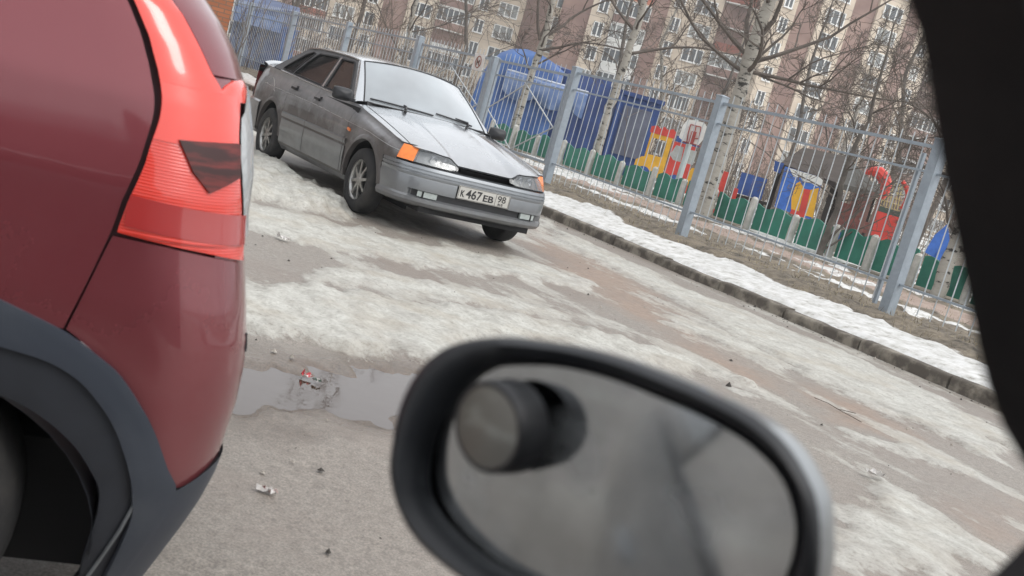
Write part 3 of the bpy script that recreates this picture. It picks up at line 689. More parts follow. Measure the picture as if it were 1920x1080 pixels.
def flats(org, ang, bays, floors, label, seed, z0=.0, wm=None):
    """org: left foot of the facade seen from the camera, ang: azimuth its line runs to the right"""
    rd = random.Random(seed); root = empty('apartment_building', org, label, 'building', None)
    X = Vector((math.sin(ang), math.cos(ang), 0)); Nn = Vector((X.y, -X.x, 0))
    if Nn.dot(-org) < 0: Nn = -Nn
    H = floors * FH + 1.2; Z = Vector((0, 0, 1)); x = 0; tot = sum(b[1] for b in bays); mbw = MB(); mbb = MB(); nwin = 0
    mbw.box(org + X * tot / 2 - Nn * 6.6 + Z * H / 2, X * tot / 2, Nn * 6, Z * H / 2)
    for kind, w in bays:
        c = org + X * (x + w / 2)
        if kind == 'W' or kind == 'w':      # wall pier with window
            mbw.box(c - Nn * .3 + Z * H / 2, X * w / 2, Nn * .3, Z * H / 2)
        elif kind == 'R':                   # recessed brown strip
            mbb.box(c - Nn * .45 + Z * H / 2, X * w / 2, Nn * .15, Z * H / 2)
        elif kind == 'B':                   # proud brown strip
            mbb.box(c - Nn * .1 + Z * H / 2, X * w / 2, Nn * .35, Z * H / 2)
        elif kind in 'LO':
            mbb.box(c - Nn * .45 + Z * H / 2, X * w / 2, Nn * .15, Z * H / 2)
        for f in range(floors):
            zc = z0 + f * FH
            if kind in 'Ww':
                ww = (w * .62 if kind == 'W' else min(1.1, w * .5)) / 2; nm = 3 if kind == 'W' else 2
                hh = .78; cc = c + Nn * .03 + Z * (zc + 1.65)
                m = MB()
                for i in range(nm + 1): m.box(cc + X * (-ww + 2 * ww * i / nm), X * .075, Nn * .05, Z * hh)
                for s_ in (-1, 1): m.box(cc + Z * s_ * hh, X * (ww + .05), Nn * .06, Z * .05)
                m.box(cc - Z * (hh + .09) + Nn * .05, X * (ww + .12), Nn * .1, Z * .03)
                o = m.build('window', WF, root, fix=False)
                m = MB(); m.box(cc, X * ww, Nn * .012, Z * hh); m.build('pane', rd.choice((PN, PN, PN, CURT)), o, fix=False)
            elif kind in 'LO':              # loggia: bowed parapet and glazing (O = left open)
                bow = .9; k = 6; gl = rd.random() < (.86 if kind == 'L' else .35)
                pr = rd.choice((RD, BR, BE, BE, OR, MT['white'], MT['white']) if kind == 'L' else (RD, BR, BR))
                def arc(off): return [org + X * (x + .1 + (w - .2) * i / k) + Nn * (.1 + bow * math.sin(math.pi * (.12 + .76 * i / k)) + off) for i in range(k + 1)]
                m = MB(); a = arc(0)
                m.grid([[p + Z * (zc + .12) for p in a], [p + Z * (zc + 1.05) for p in a]], smooth=False)
                b = arc(-.12); m.grid([[p + Z * (zc + .12) for p in b], [p + Z * (zc + 1.05) for p in b]], smooth=False)
                m.grid([[p + Z * (zc + 1.05) for p in a], [p + Z * (zc + 1.05) for p in b]], smooth=False)
                par = m.build('balcony', pr, root, fix=False)
                m = MB(); a2 = arc(.05); inn = [org + X * (x + .1 + (w - .2) * i / k) - Nn * .3 for i in range(k + 1)]
                for zz in (zc, zc + .12): m.grid([[p + Z * zz for p in a2], [p + Z * zz for p in inn]], smooth=False)
                m.grid([[p + Z * zc for p in a2], [p + Z * (zc + .12) for p in a2]], smooth=False)
                m.build('slab', MT['white'] if rd.random() < .7 else BE, par, fix=False)
                if gl:
                    m = MB(); g = arc(-.03)
                    for i, p in enumerate(g): m.box(p + Z * (zc + 1.9), X * .05, Nn * .05, Z * .84)
                    for i in range(k):
                        for zz in (1.1, 2.7): m.box((g[i] + g[i + 1]) / 2 + Z * (zc + zz), (g[i + 1] - g[i]) / 2, Nn * .04, Z * .06)
                    o = m.build('glazing_frame', WF, par, fix=False)
                    m = MB(); h_ = arc(-.06); m.grid([[p + Z * (zc + 1.05) for p in h_], [p + Z * (zc + 2.75) for p in h_]], smooth=False)
                    m.build('glazing', rd.choice((PN, PN, CURT)), par, fix=False)
            nwin += 1
        x += w
    mbw.build('wall', wm or BE, root); 
    if mbb.v: mbb.build('brick_strip', BR, root)
    m = MB(); m.box(org + X * tot / 2 - Nn * 6.4 + Z * (H + .15), X * (tot / 2 + .3), Nn * 6.4, Z * .2); m.build('roof_edge', BR, root)
    return root
def gp(px, D): 
    return gpx(px + 960, 80, D, -.2)
flats(gp(-760, 152), math.radians(88), [('W', 4), ('L', 4.2), ('w', 2.5), ('R', 3), ('w', 2.4), ('W', 4), ('B', 1.4), ('L', 4.2), ('W', 4), ('w', 2.4), ('R', 3), ('W', 3.8), ('L', 4.2), ('w', 2.4), ('W', 3.8), ('R', 3), ('W', 3.8), ('L', 4.2), ('w', 2.4)], 10, 'pinkish block of flats at the left, behind the fence and the grey car roof', 3)
flats(gp(75, 134), math.radians(92), [('R', 3.4), ('w', 2.6), ('L', 4.2), ('B', 1.8), ('w', 2.2), ('W', 3.8), ('O', 4.6), ('w', 2.6)], 14, 'beige block of flats with curved red balconies in the middle distance', 8)
flats(gp(478, 131), math.radians(62), [('w', 2.6), ('R', 3.4), ('W', 4.4), ('R', 3.6), ('W', 4.6), ('B', 2.0), ('w', 3.4), ('O', 4.6), ('R', 3.2), ('W', 4.2), ('L', 4.4), ('w', 3)], 14, 'beige block of flats at the right, turned away with brown recessed strips', 15)
flats(Vector((-34, -6, -.2)), math.radians(8), [('W', 4), ('L', 4.2), ('R', 3), ('W', 4), ('L', 4.2), ('W', 4), ('R', 3), ('W', 4), ('L', 4.2), ('W', 4), ('R', 3), ('W', 4)], 9, 'added unseen block of flats on the far left that darkens reflections', 31, wm=brickish('dark_reflection_wall', (.05, .038, .035), (.08, .06, .052), (.04, .034, .03)))  # added out of view: near-black walls darken what the grey car reflects
# orange brick outbuilding at the far left, seen just past the red car
ob = mat('orange_brick', (.38, .15, .07), .9, var=.2, scale=20)
def orange_brick():
    m, n, b = new_mat('orange_brickwork'); tc = n.nodes.new('ShaderNodeTexCoord'); br = n.nodes.new('ShaderNodeTexBrick')
    mp = n.nodes.new('ShaderNodeMapping'); mp.inputs['Rotation'].default_value = (math.radians(90), 0, 0); n.links.new(tc.outputs['Object'], mp.inputs[0]); n.links.new(mp.outputs[0], br.inputs[0])
    br.inputs['Color1'].default_value = (.44, .16, .07, 1); br.inputs['Color2'].default_value = (.34, .12, .055, 1); br.inputs['Mortar'].default_value = (.20, .12, .08, 1)
    br.inputs['Scale'].default_value = 1; br.inputs['Brick Width'].default_value = .27; br.inputs['Row Height'].default_value = .09; br.inputs['Mortar Size'].default_value = .012
    n.links.new(br.outputs[0], b.inputs['Base Color']); setp(b, Roughness=.9); return m
hut = empty('brick_outbuilding', gpx(300, 30, 27, 0), 'orange brick outbuilding at the left edge beyond the red car', 'building')
c = gpx(434, 25, 26, -.2); d_ = Vector((c.x, c.y, 0)).normalized(); rr_ = Vector((d_.y, -d_.x, 0))
mb = MB(); mb.box(c - rr_ * 2.0 + d_ * 2 + Vector((0, 0, 1.7)), rr_ * 2.0, d_ * 2, Vector((0, 0, 1.9))); mb.build('wall', orange_brick(), hut)
mb = MB(); mb.box(c - rr_ * 2.0 + d_ * 2 + Vector((0, 0, 3.7)), rr_ * 2.2, d_ * 2.2, Vector((0, 0, .1))); mb.build('roof', MT['concrete'], hut)
# ================================================================ THE GREY SALOON (x forward, y to its left, z up)
LOCAL[0] = True
HD = .5955; CC = Vector((-.89, 10.24, 0))
gc = empty('parked_car', CC, 'grey four-door saloon facing the camera with white licence plate and missing grille', 'car')
gc.rotation_euler = (0, 0, math.atan2(-math.cos(HD), math.sin(HD)))
def paint(name, c, dust_or_light=.35, metal=.55, rough=.30, coat=.6, dust_or_shade=(.20, .18, .155), low=.55, cior=1.5):
    m, n, b = new_mat(name); N = n.nodes.new; L = n.links.new
    tc = N('ShaderNodeTexCoord'); z = N('ShaderNodeTexNoise'); z.inputs['Scale'].default_value = 3.2; z.inputs['Detail'].default_value = 7; z.inputs['Roughness'].default_value = .65; L(tc.outputs['Object'], z.inputs['Vector'])
    sp = N('ShaderNodeSeparateXYZ'); L(tc.outputs['Object'], sp.inputs[0])
    mr = N('ShaderNodeMapRange'); mr.inputs[1].default_value = .2; mr.inputs[2].default_value = low + .35; mr.inputs[3].default_value = 1; mr.inputs[4].default_value = .03; L(sp.outputs[2], mr.inputs[0])
    mu = N('ShaderNodeMath'); mu.operation = 'MULTIPLY'; L(z.outputs[0], mu.inputs[0]); L(mr.outputs[0], mu.inputs[1])
    m2 = N('ShaderNodeMath'); m2.operation = 'MULTIPLY'; m2.use_clamp = True; m2.inputs[1].default_value = dust_or_light * 2; L(mu.outputs[0], m2.inputs[0])
    mx = N('ShaderNodeMix'); mx.data_type = 'RGBA'; L(m2.outputs[0], mx.inputs[0]); mx.inputs[6].default_value = (*c, 1); mx.inputs[7].default_value = (*dust_or_shade, 1); L(mx.outputs[2], b.inputs['Base Color'])
    ra = N('ShaderNodeMath'); ra.operation = 'MULTIPLY_ADD'; L(m2.outputs[0], ra.inputs[0]); ra.inputs[1].default_value = .55; ra.inputs[2].default_value = rough; L(ra.outputs[0], b.inputs['Roughness'])
    me_ = N('ShaderNodeMath'); me_.operation = 'MULTIPLY_ADD'; L(m2.outputs[0], me_.inputs[0]); me_.inputs[1].default_value = -metal; me_.inputs[2].default_value = metal; me_.use_clamp = True; L(me_.outputs[0], b.inputs['Metallic'])
    b.inputs['Coat Weight'].default_value = coat; b.inputs['Coat Roughness'].default_value = .06; b.inputs['Coat IOR'].default_value = cior
    return m
GP = paint('grey_metallic_paint', (.60, .62, .64), dust_or_light=.85, metal=1.0, rough=.18, low=.56, coat=.5, cior=1.6, dust_or_shade=(.075, .066, .062))
GPS = paint('grimy_shaded_side_paint', (.42, .43, .45), dust_or_light=1.8, metal=1.0, rough=.20, low=.72, coat=.5, cior=1.6, dust_or_shade=(.070, .062, .060))  # darker body paint copy; shade on the sides put into colour, plus grime
GPB = paint('grey_bumper_paint', (.22, .24, .26), dust_or_light=.75, metal=.8, rough=.28, dust_or_shade=(.09, .085, .08), low=.3, coat=.7, cior=1.7)
TRIM = MT['black']; SEAL = mat('window_rubber', (.02, .02, .022), .55)
def sstep(a, b, x):
    t = min(1, max(0, (x - a) / (b - a))); return t * t * (3 - 2 * t)
PLAN = [(.80,0),(.797,.2),(.785,.4),(.757,.55),(.705,.66),(.62,.74),(.50,.786),(.36,.808),(.15,.818),(-.5,.825),(-1.4,.825),(-2.3,.82),(-2.8,.81),(-3.15,.785),(-3.36,.74),(-3.47,.66),(-3.53,.5),(-3.55,.25),(-3.555,0)]
def catmull(P, n=12):
    out = []; Q = [(2 * P[0][0] - P[1][0], 2 * P[0][1] - P[1][1])] + list(P) + [(2 * P[-1][0] - P[-2][0], 2 * P[-1][1] - P[-2][1])]
    for i in range(1, len(Q) - 2):
        for k in range(n):
            t = k / n; a, b, c, d = Q[i - 1], Q[i], Q[i + 1], Q[i + 2]
            out.append(tuple(.5 * (2 * b[j] + (c[j] - a[j]) * t + (2 * a[j] - 5 * b[j] + 4 * c[j] - d[j]) * t * t + (-a[j] + 3 * b[j] - 3 * c[j] + d[j]) * t ** 3) for j in (0, 1)))
    out.append(P[-1]); return out
PC = catmull(PLAN); PX = [p[0] for p in PC]; PY = [p[1] for p in PC]
ARC = [0]
for i in range(1, len(PC)): ARC.append(ARC[-1] + math.hypot(PC[i][0] - PC[i - 1][0], PC[i][1] - PC[i - 1][1]))
def u_of_x(x): return float(np.interp(-x, [-v for v in PX], ARC))
def u_of_y(y): 
    k = next(i for i, v in enumerate(PY) if v >= y); return float(np.interp(y, PY[:k + 1], ARC[:k + 1]))
def cpt(u):
    x = float(np.interp(u, ARC, PX)); y = float(np.interp(u, ARC, PY)); e = .012
    x0, y0 = np.interp(u - e, ARC, PX), np.interp(u - e, ARC, PY); x1, y1 = np.interp(u + e, ARC, PX), np.interp(u + e, ARC, PY)
    tx, ty = x1 - x0, y1 - y0; l = math.hypot(tx, ty) or 1; return x, y, -ty / l * -1, tx / l * -1   # outward normal
def ins(u, z):
    x = float(np.interp(u, ARC, PX)); f = sstep(.42, .66, x); r = sstep(-3.2, -3.5, x)
    s = float(np.interp(z, [.24, .27, .35, .45, .56, .66, .73, .78, .85, .93, 1.0], [.05, .02, .012, .006, 0, 0, .006, .016, .038, .066, .10]))
    g = float(np.interp(z, [.24, .27, .33, .50, .585, .60, .66, .70, .74], [.05, .01, 0, 0, .012, .035, .075, .11, .15]))
    h = float(np.interp(z, [.24, .3, .6, .62, .8, .95, 1.0], [.05, 0, 0, .04, .05, .08, .12]))
    return s * (1 - f) * (1 - r) + g * f + h * r
def SP(u, z, off=0, side=1):
    x, y, nx, ny = cpt(u); i = ins(u, z) - off
    return Vector((x - nx * i, (y - ny * i) * side, z))
def ztop(x): return float(np.interp(x, [-3.56, -3.4, -3.16, -2.6, -1.5, -.7, -.5, 0, .5, .7], [.94, .965, .985, .965, .93, .908, .903, .822, .737, .70]))
def hoodedge(x, side): return Vector((x, side * (.742 if x < .4 else .742 - (x - .4) * .25), ztop(x) + .004))
WR, WZ = .362, .287
def zbot(x):
    for cx in (0, -2.47):
        if abs(x - cx) < WR: return WZ + math.sqrt(WR * WR - (x - cx) ** 2)
    return .585 if x > WR else .262
def side_patch(mb, x0, x1, side, rows=16, zb=None, off=0.0, zt=None, gap=.0035):
    """body side between stations x0 > x1, from the sill or wheel arch up to the belt"""
    st = [x0 - gap]; x = x0 - gap
    while x > x1 + gap:
        near = min(abs(abs(x - 0) - WR), abs(abs(x + 2.47) - WR)); x -= .006 if near < .05 else .028; st.append(max(x, x1 + gap))
    P = []
    for x in st:
        u = u_of_x(x); b = zb(x) if zb else zbot(x); t = (zt(x) if zt else ztop(x)); row = []
        for k in range(rows + 1):
            z = b + (t - b) * k / rows; p = SP(u, z, off, side)
            if not zt and x > -3.0:
                e = hoodedge(x, side) if x > -.56 else Vector((x, side * .75, t)); w = sstep(t - .09, t, z); p = p.lerp(Vector((p.x, e.y, z)), w)
            row.append(p)
        e0 = row[-1].copy(); e0.y -= side * .012; e0.z -= .004; s0 = row[0].copy(); s0.y -= side * .03
        P.append([s0] + row + [e0])
    rim0 = [p - Vector((0, side * .012, 0)) for p in P[0]]; rim1 = [p - Vector((0, side * .012, 0)) for p in P[-1]]
    mb.grid([rim0] + P + [rim1], flip=(side > 0))
for sd in (1, -1):
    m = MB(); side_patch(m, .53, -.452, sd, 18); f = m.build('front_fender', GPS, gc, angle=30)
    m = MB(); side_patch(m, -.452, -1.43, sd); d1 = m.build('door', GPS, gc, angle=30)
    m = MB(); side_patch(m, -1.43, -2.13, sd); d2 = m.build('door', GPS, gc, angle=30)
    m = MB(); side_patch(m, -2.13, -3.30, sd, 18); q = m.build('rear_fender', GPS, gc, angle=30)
    # dark core behind the shut lines
    m = MB(); m.grid([[SP(u_of_x(x), z, -.014, sd) for z in (.27, .4, .55, .7, .8, .88)] for x in (-.40, -.46, -.7, -1.1, -1.43, -1.7, -2.0, -2.1)]); m.build('inner_panel', MT['dark'], gc)
    # moulding along the doors, and stepped lower cladding
    for a, b, par in ((-.40, -.452, f), (-.452, -1.43, d1), (-1.43, -2.10, d2)):
        m = MB(); P = []
        n_ = max(3, int((a - b) / .05)) + 1
        for i in range(n_):
            x = a - .005 + (b - a + .01) * i / (n_ - 1); u = u_of_x(x)
            P.append([SP(u, .535, -.004, sd), SP(u, .54, .012, sd), SP(u, .562, .016, sd), SP(u, .583, .012, sd), SP(u, .59, -.004, sd)])
        m.grid(P); m.build('side_moulding', GPB, par, angle=40)
        m = MB(); P = []
        for i in range(n_):
            x = a - .006 + (b - a + .012) * i / (n_ - 1); u = u_of_x(x)
            P.append([SP(u, .28, -.01, sd), SP(u, .285, .006, sd), SP(u, .40, .008, sd), SP(u, .405, .011, sd), SP(u, .515, .008, sd), SP(u, .52, -.004, sd)])
        m.grid(P); m.build('lower_trim', GPB, par, angle=40)
    # sill
    m = MB(); m.grid([[SP(u_of_x(x), .275, -.012, sd), SP(u_of_x(x), .255, -.004, sd), SP(u_of_x(x), .215, -.02, sd), SP(u_of_x(x), .20, -.07, sd)] for x in (-.365, -.8, -1.4, -1.9, -2.1)]); m.build('sill', GPB, gc)
    # crease line and belt chrome
    m = MB(); m.tube([SP(u_of_x(x), float(np.interp(x, [-2.9, -1.3, 0, .55], [.79, .767, .715, .655])), -.0015, sd) for x in np.linspace(.53, -2.9, 40)], .004, 5, cap=False); m.build('crease_line', GP, gc)
    m = MB(); m.tube([Vector((x, sd * .752, ztop(x) + .006)) for x in np.linspace(-.78, -2.62, 20)], .0065, 5); m.build('belt_strip', MT['chrome'], gc)
    # arch lips
    for cx, par in ((0, f), (-2.47, q)):
        m = MB(); P = []
        for k in range(25):
            a = math.radians(6 + 168 * k / 24); row = []
            for r_, o_ in ((WR + .045, -.003), (WR + .03, .006), (WR + .008, .014), (WR - .004, .012), (WR - .012, -.03)):
                x = cx + r_ * math.cos(a); z = WZ + r_ * math.sin(a)
                if cx == 0 and x > .35 and z < .60: z = min(z, .6)
                row.append(SP(u_of_x(min(.60, x)), min(z, .9), o_, sd))
            P.append(row)
        m.grid(P); m.build('arch_lip', GPS, par, angle=50)
    # liner behind each wheel
    m = MB()
    for cx in (0, -2.47):
        m.grid([[Vector((cx + .385 * math.cos(a), sd * y, WZ + .385 * math.sin(a))) for y in (.50, .79)] for a in [math.pi * k / 12 for k in range(13)]])
        m.box((cx, sd * .49, .42), (.39, 0, 0), (0, .005, 0), (0, 0, .26))
    m.build('wheel_liner', MT['dark'], gc)
    m = MB(); sg_ = SP(u_of_x(-.30), .678, .006, sd)
    mo = m; mo.box((-.40, sd * .826, .672), (.033, 0, -.004), (0, .006, 0), (0, 0, .013)); m.build('side_repeater', mat('orange_lens', (.75, .17, .02), .2, coat=.5), f)
# door handle and lock
for sd in (1, -1):
    for x, dd in ((-1.335, 0), (-1.99, .02)):
        m = MB(); y = sd * .804; m.box((x, y, .826 + dd), (.062, 0, -.002), (0, .014, 0), (0, 0, .012)); m.box((x + .085, y, .845 + dd), (.012, 0, 0), (0, .008, 0), (0, 0, .012)); m.build('door_handle', TRIM, gc)
# ---------------- bonnet
def zf(y):
    y = abs(y); return .655 + .052 * sstep(.275, .37, y) + .012 * sstep(.40, .55, y) + .016 * sstep(.62, .742, y)
def hood_pt(t, v):
    y = .735 * t; a = abs(y); u = u_of_y(min(a, .74)); x, yy, nx, ny = cpt(u)
    fx = x - .105 + .0 * a; 
    if a > .6: fx = fx + (.50 - fx) * sstep(.6, .735, a)
    F_ = Vector((fx, y, zf(y))); yc = .742 * t; K = Vector((-.385 - .145 * t * t, yc, .945 - .04 * t * t - .002))
    p = F_.lerp(K, v); p.z += .030 * math.sin(math.pi * min(1, v * 1.05)) * (1 - abs(t) ** 3) + .016 * sstep(0, .12, v) * (1 - t * t) 
    rid = math.exp(-((abs(t) - .62 - .1 * v) / .05) ** 2); p.z += .005 * rid * math.sin(math.pi * v)
    return p
m = MB(); T = [i / 30 for i in range(-30, 31)]; V = [0, .01, .03, .06] + [.1 + .9 * i / 14 for i in range(15)]
def hrows(ts): 
    rows = []
    for t in ts:
        r_ = [hood_pt(t, v) for v in V]; e = r_[0] + Vector((-.03, 0, -.016)); rows.append([e] + r_)
    return rows
tin = [t for t in T if abs(t) <= .905]
m.grid(hrows(tin)); m.build('bonnet', GP, gc, angle=28)
for sd in (1, -1):
    m = MB(); m.grid(hrows([sd * t for t in (.913, .93, .95, .975, .99, 1.0)])); 
    m.build('fender_top', GP, gc, angle=28)
# cowl with dark slot
m = MB(); m.grid([[hood_pt(t, 1.0) + Vector((dx, 0, dz)) for dx, dz in ((.02, -.012), (-.012, -.012), (-.05, -.008), (-.085, -.004))] for t in [i / 10 for i in range(-10, 11)]]); m.build('cowl', TRIM, gc)
# ---------------- nose: lamps, opening, bumper
US = u_of_x(.528)
lens = glass_mat('headlamp_lens', trans=.82, refl=.8, dust_or_light=.22); refl = mat('lamp_reflector', (.36, .37, .37), .30, metal=.85, bump=.25, scale=30)
amber = mat('amber_lens', (.85, .20, .01), .15, coat=.8, var=.15, scale=30)
for sd in (1, -1):
    def lrow(y0, y1, off, n=14):
        rows = []
        for i in range(n + 1):
            t = i / n; u = y0 + (y1 - y0) * t; x, y, _, _ = cpt(u); zt_ = zf(min(y, .735)) - .012; zb_ = .602 + .012 * (1 - sstep(.29, .36, y))
            if y > .70: zb_ = .602; 
            zt_ = max(zt_, zb_ + .012)
            rows.append([SP(u, zb_ + (zt_ - zb_) * k / 6, off, sd) for k in range(7)])
        return rows
    uh0, uh1 = u_of_y(.285), u_of_y(.690); ua1 = US - .005
    m = MB(); m.grid(lrow(uh0, uh1, -.055)); hl = m.build('headlamp', refl, gc)
    m = MB(); m.grid(lrow(uh0, uh1, .004)); m.build('lens', lens, hl)
    m = MB()
    for yc_, r_ in ((.40, .030), (.52, .036)):
        c = SP(u_of_y(yc_), .652, -.045, sd); m.lathe([(.001, -.012), (r_ * .5, -.008), (r_, .004), (r_, .012)], c, (1, 0, 0), 14)
    m.build('bulb_cup', MT['chrome'], hl)
    m = MB(); a_ = lrow(uh1 + .004, ua1, .004, 10); m.grid(a_); bk = lrow(uh1 + .004, ua1, -.04, 10)
    m.grid([[a_[0][k] for k in range(7)], [bk[0][k] for k in range(7)]]); m.build('indicator', amber, gc)
    # black surround line over the lamp
    m = MB(); m.tube([SP(u, max(zf(min(cpt(u)[1], .735)) - .006, .62), .004, sd) for u in [uh0 + (ua1 - uh0) * i / 20 for i in range(21)]], .006, 5, cap=False)
    m.tube([SP(u, .602, .0, sd) for u in [uh0 + (ua1 - uh0) * i / 20 for i in range(21)]], .004, 5, cap=False); m.build('lamp_seal', TRIM, gc)
m = MB(); m.box((.60, 0, .58), (.01, 0, 0), (0, .52, 0), (0, 0, .09)); m.box((.62, 0, .62), (.015, 0, 0), (0, .20, 0), (0, 0, .006)); m.build('radiator_support', MT['dark'], gc)
def bum_row(u, front=True):
    x, y, _, _ = cpt(u); ctr = 1 - sstep(.262, .27, y) if front else 0; lo = 1 - sstep(.655, .68, y)
    w = lo; rec = .04
    prof = [(.245, -.09), (.243, -.03), (.25, .0), (.262, .016), (.29, .020), (.318, .014), (.335, .0 - rec * w), (.385, .0 - rec * w)]
    prof += [(.388, .0 - rec * ctr), (.485, -rec * ctr), (.492, -.002), (.503, .002), (.522, .002), (.5235, -.010), (.531, -.010), (.5325, .002), (.552, .001), (.5535, -.009), (.560, -.009), (.5615, .0), (.585, -.006), (.590, -.03), (.592, -.10)]
    return [SP(u, z, o, 1) for z, o in prof]
m = MB(); ub = u_of_x(.372); us = sorted(set([ub * i / 60 for i in range(61)] + [u_of_y(v) for v in (.26, .264, .268, .272, .65, .66, .67, .68)]))
rows = [bum_row(u) for u in us]; full = [[Vector((p.x, -p.y, p.z)) for p in r] for r in rows[::-1]] + rows[1:]
m.grid(full)
for e in (full[0], full[-1]):
    m.grid([e, [p + Vector((-.0, -math.copysign(.05, p.y), 0)) for p in e]])
bp_ = m.build('front_bumper', GPB, gc, angle=30)
# blackened recess
m = MB(); us2 = [u for u in us if cpt(u)[1] <= .655]
def rec(z0_, z1_, ym):
    r_ = [[SP(u, z0_, -.033, 1), SP(u, z1_, -.033, 1)] for u in us2 if cpt(u)[1] <= ym]
    return [[Vector((p.x, -p.y, p.z)) for p in r] for r in r_[::-1]] + r_[1:]
m.grid(rec(.332, .3885, .652)); m.grid(rec(.389, .486, .259)); m.build('lower_grille', TRIM, bp_)
fogm = mat('fog_lamp_glass', (.36, .40, .39), .2, coat=.6, bump=.3, scale=40)
for sd in (1, -1):
    m = MB(); ua, ub2 = u_of_y(.43), u_of_y(.60)
    m.grid([[SP(ua + (ub2 - ua) * i / 5, z, o, sd) for z, o in ((.332, -.03), (.336, -.008), (.382, -.008), (.387, -.03))] for i in range(6)])
    for uu in (ua, ub2): m.grid([[SP(uu, z, -.008, sd) for z in (.336, .382)], [SP(uu, z, -.03, sd) for z in (.336, .382)]])
    m.build('fog_lamp', fogm, bp_)
# ---------------- licence plate
pl = MB(); pl.box((.8, 0, .452), (.004, 0, 0), (0, .26, 0), (0, 0, .056)); plate = pl.build('licence_plate', mat('plate_white', (.47, .46, .43), .5, var=.12, scale=16), gc)
ink = mat('plate_ink', (.02, .02, .022), .5)
pm = MB()
for z_ in (-.0515, .0515): pm.box((.8045, 0, .452 + z_), (.0006, 0, 0), (0, .255, 0), (0, 0, .0016))
for y_ in (-.254, .254, .118): pm.box((.8045, y_, .452), (.0006, 0, 0), (0, .0016, 0), (0, 0, .052))
pm.build('plate_border', ink, plate)
def text(name, body, size, y0, z0, x, parent, m, wid=None, bold=.0):
    cu = bpy.data.curves.new(name, 'FONT'); cu.body = body; cu.size = size; cu.extrude = .0006; cu.offset = bold
    t = bpy.data.objects.new(name, cu); COL.objects.link(t); dg = bpy.context.evaluated_depsgraph_get()
    me = bpy.data.meshes.new_from_object(t.evaluated_get(dg)); bpy.data.objects.remove(t)
    me.materials.clear(); me.materials.append(m)
    xs = [v.co.x for v in me.vertices]; w = max(xs) - min(xs); k = (wid / w) if wid else 1; mn = min(xs)
    for v in me.vertices: v.co = Vector((x + v.co.z, y0 + (v.co.x - mn) * k, z0 + v.co.y))
    o = bpy.data.objects.new(name, me); COL.objects.link(o); o.parent = parent; return o
# the car's left is at picture right, so the text runs from -y to +y
text('plate_letter', 'K', .078, -.235, .418, .8045, plate, ink, .040, .0022)
text('plate_number', '467', .105, -.183, .415, .8045, plate, ink, .160, .0022)
text('plate_letter', 'EB', .078, -.008, .418, .8045, plate, ink, .105, .0022)
text('region_number', '98', .080, .137, .437, .8045, plate, ink, .085, .0010)
text('country_code', 'RUS', .028, .150, .408, .8045, plate, ink, .052, .001)
# ---------------- glasshouse
WSB = lambda t: Vector((-.455 - .145 * t * t, .685 * t, .952 - .017 * t * t))
WST = lambda t: Vector((-1.005 - .10 * t * t, .545 * t, 1.342 - .052 * t * t))
def ws(t, v, off=0):
    p = WSB(t).lerp(WST(t), v); p += Vector((.8, 0, .6)) * (.022 * math.sin(math.pi * v) * (1 - .4 * t * t) + off); return p
wsg = glass_mat('windscreen_glass', trans=.26, refl=3.4, dust_or_light=.55)  # pale film paints in the bright sky reflection across the glass
m = MB(); m.grid([[ws(t, v) for v in [i / 12 for i in range(13)]] for t in [i / 14 * .97 for i in range(-14, 15)]]); m.build('windscreen', wsg, gc)
m = MB()
for s_ in (-1, 1): m.tube([ws(s_ * .97, i / 10, .001) for i in range(11)], .007, 5, cap=False)
m.tube([ws(t, 0, .001) for t in [i / 14 * .97 for i in range(-14, 15)]], .008, 5, cap=False); m.tube([ws(t, 1, .001) for t in [i / 14 * .97 for i in range(-14, 15)]], .007, 5, cap=False)
m.build('windscreen_seal', SEAL, gc)
def gh(x, z, sd, off=0): return Vector((x, sd * (.748 - (z - .92) * .52 + off), z))     # side plane of the glasshouse
ROOFZ = lambda x: float(np.interp(x, [-2.46, -2.2, -1.8, -1.3, -1.10], [1.272, 1.296, 1.306, 1.302, 1.288]))
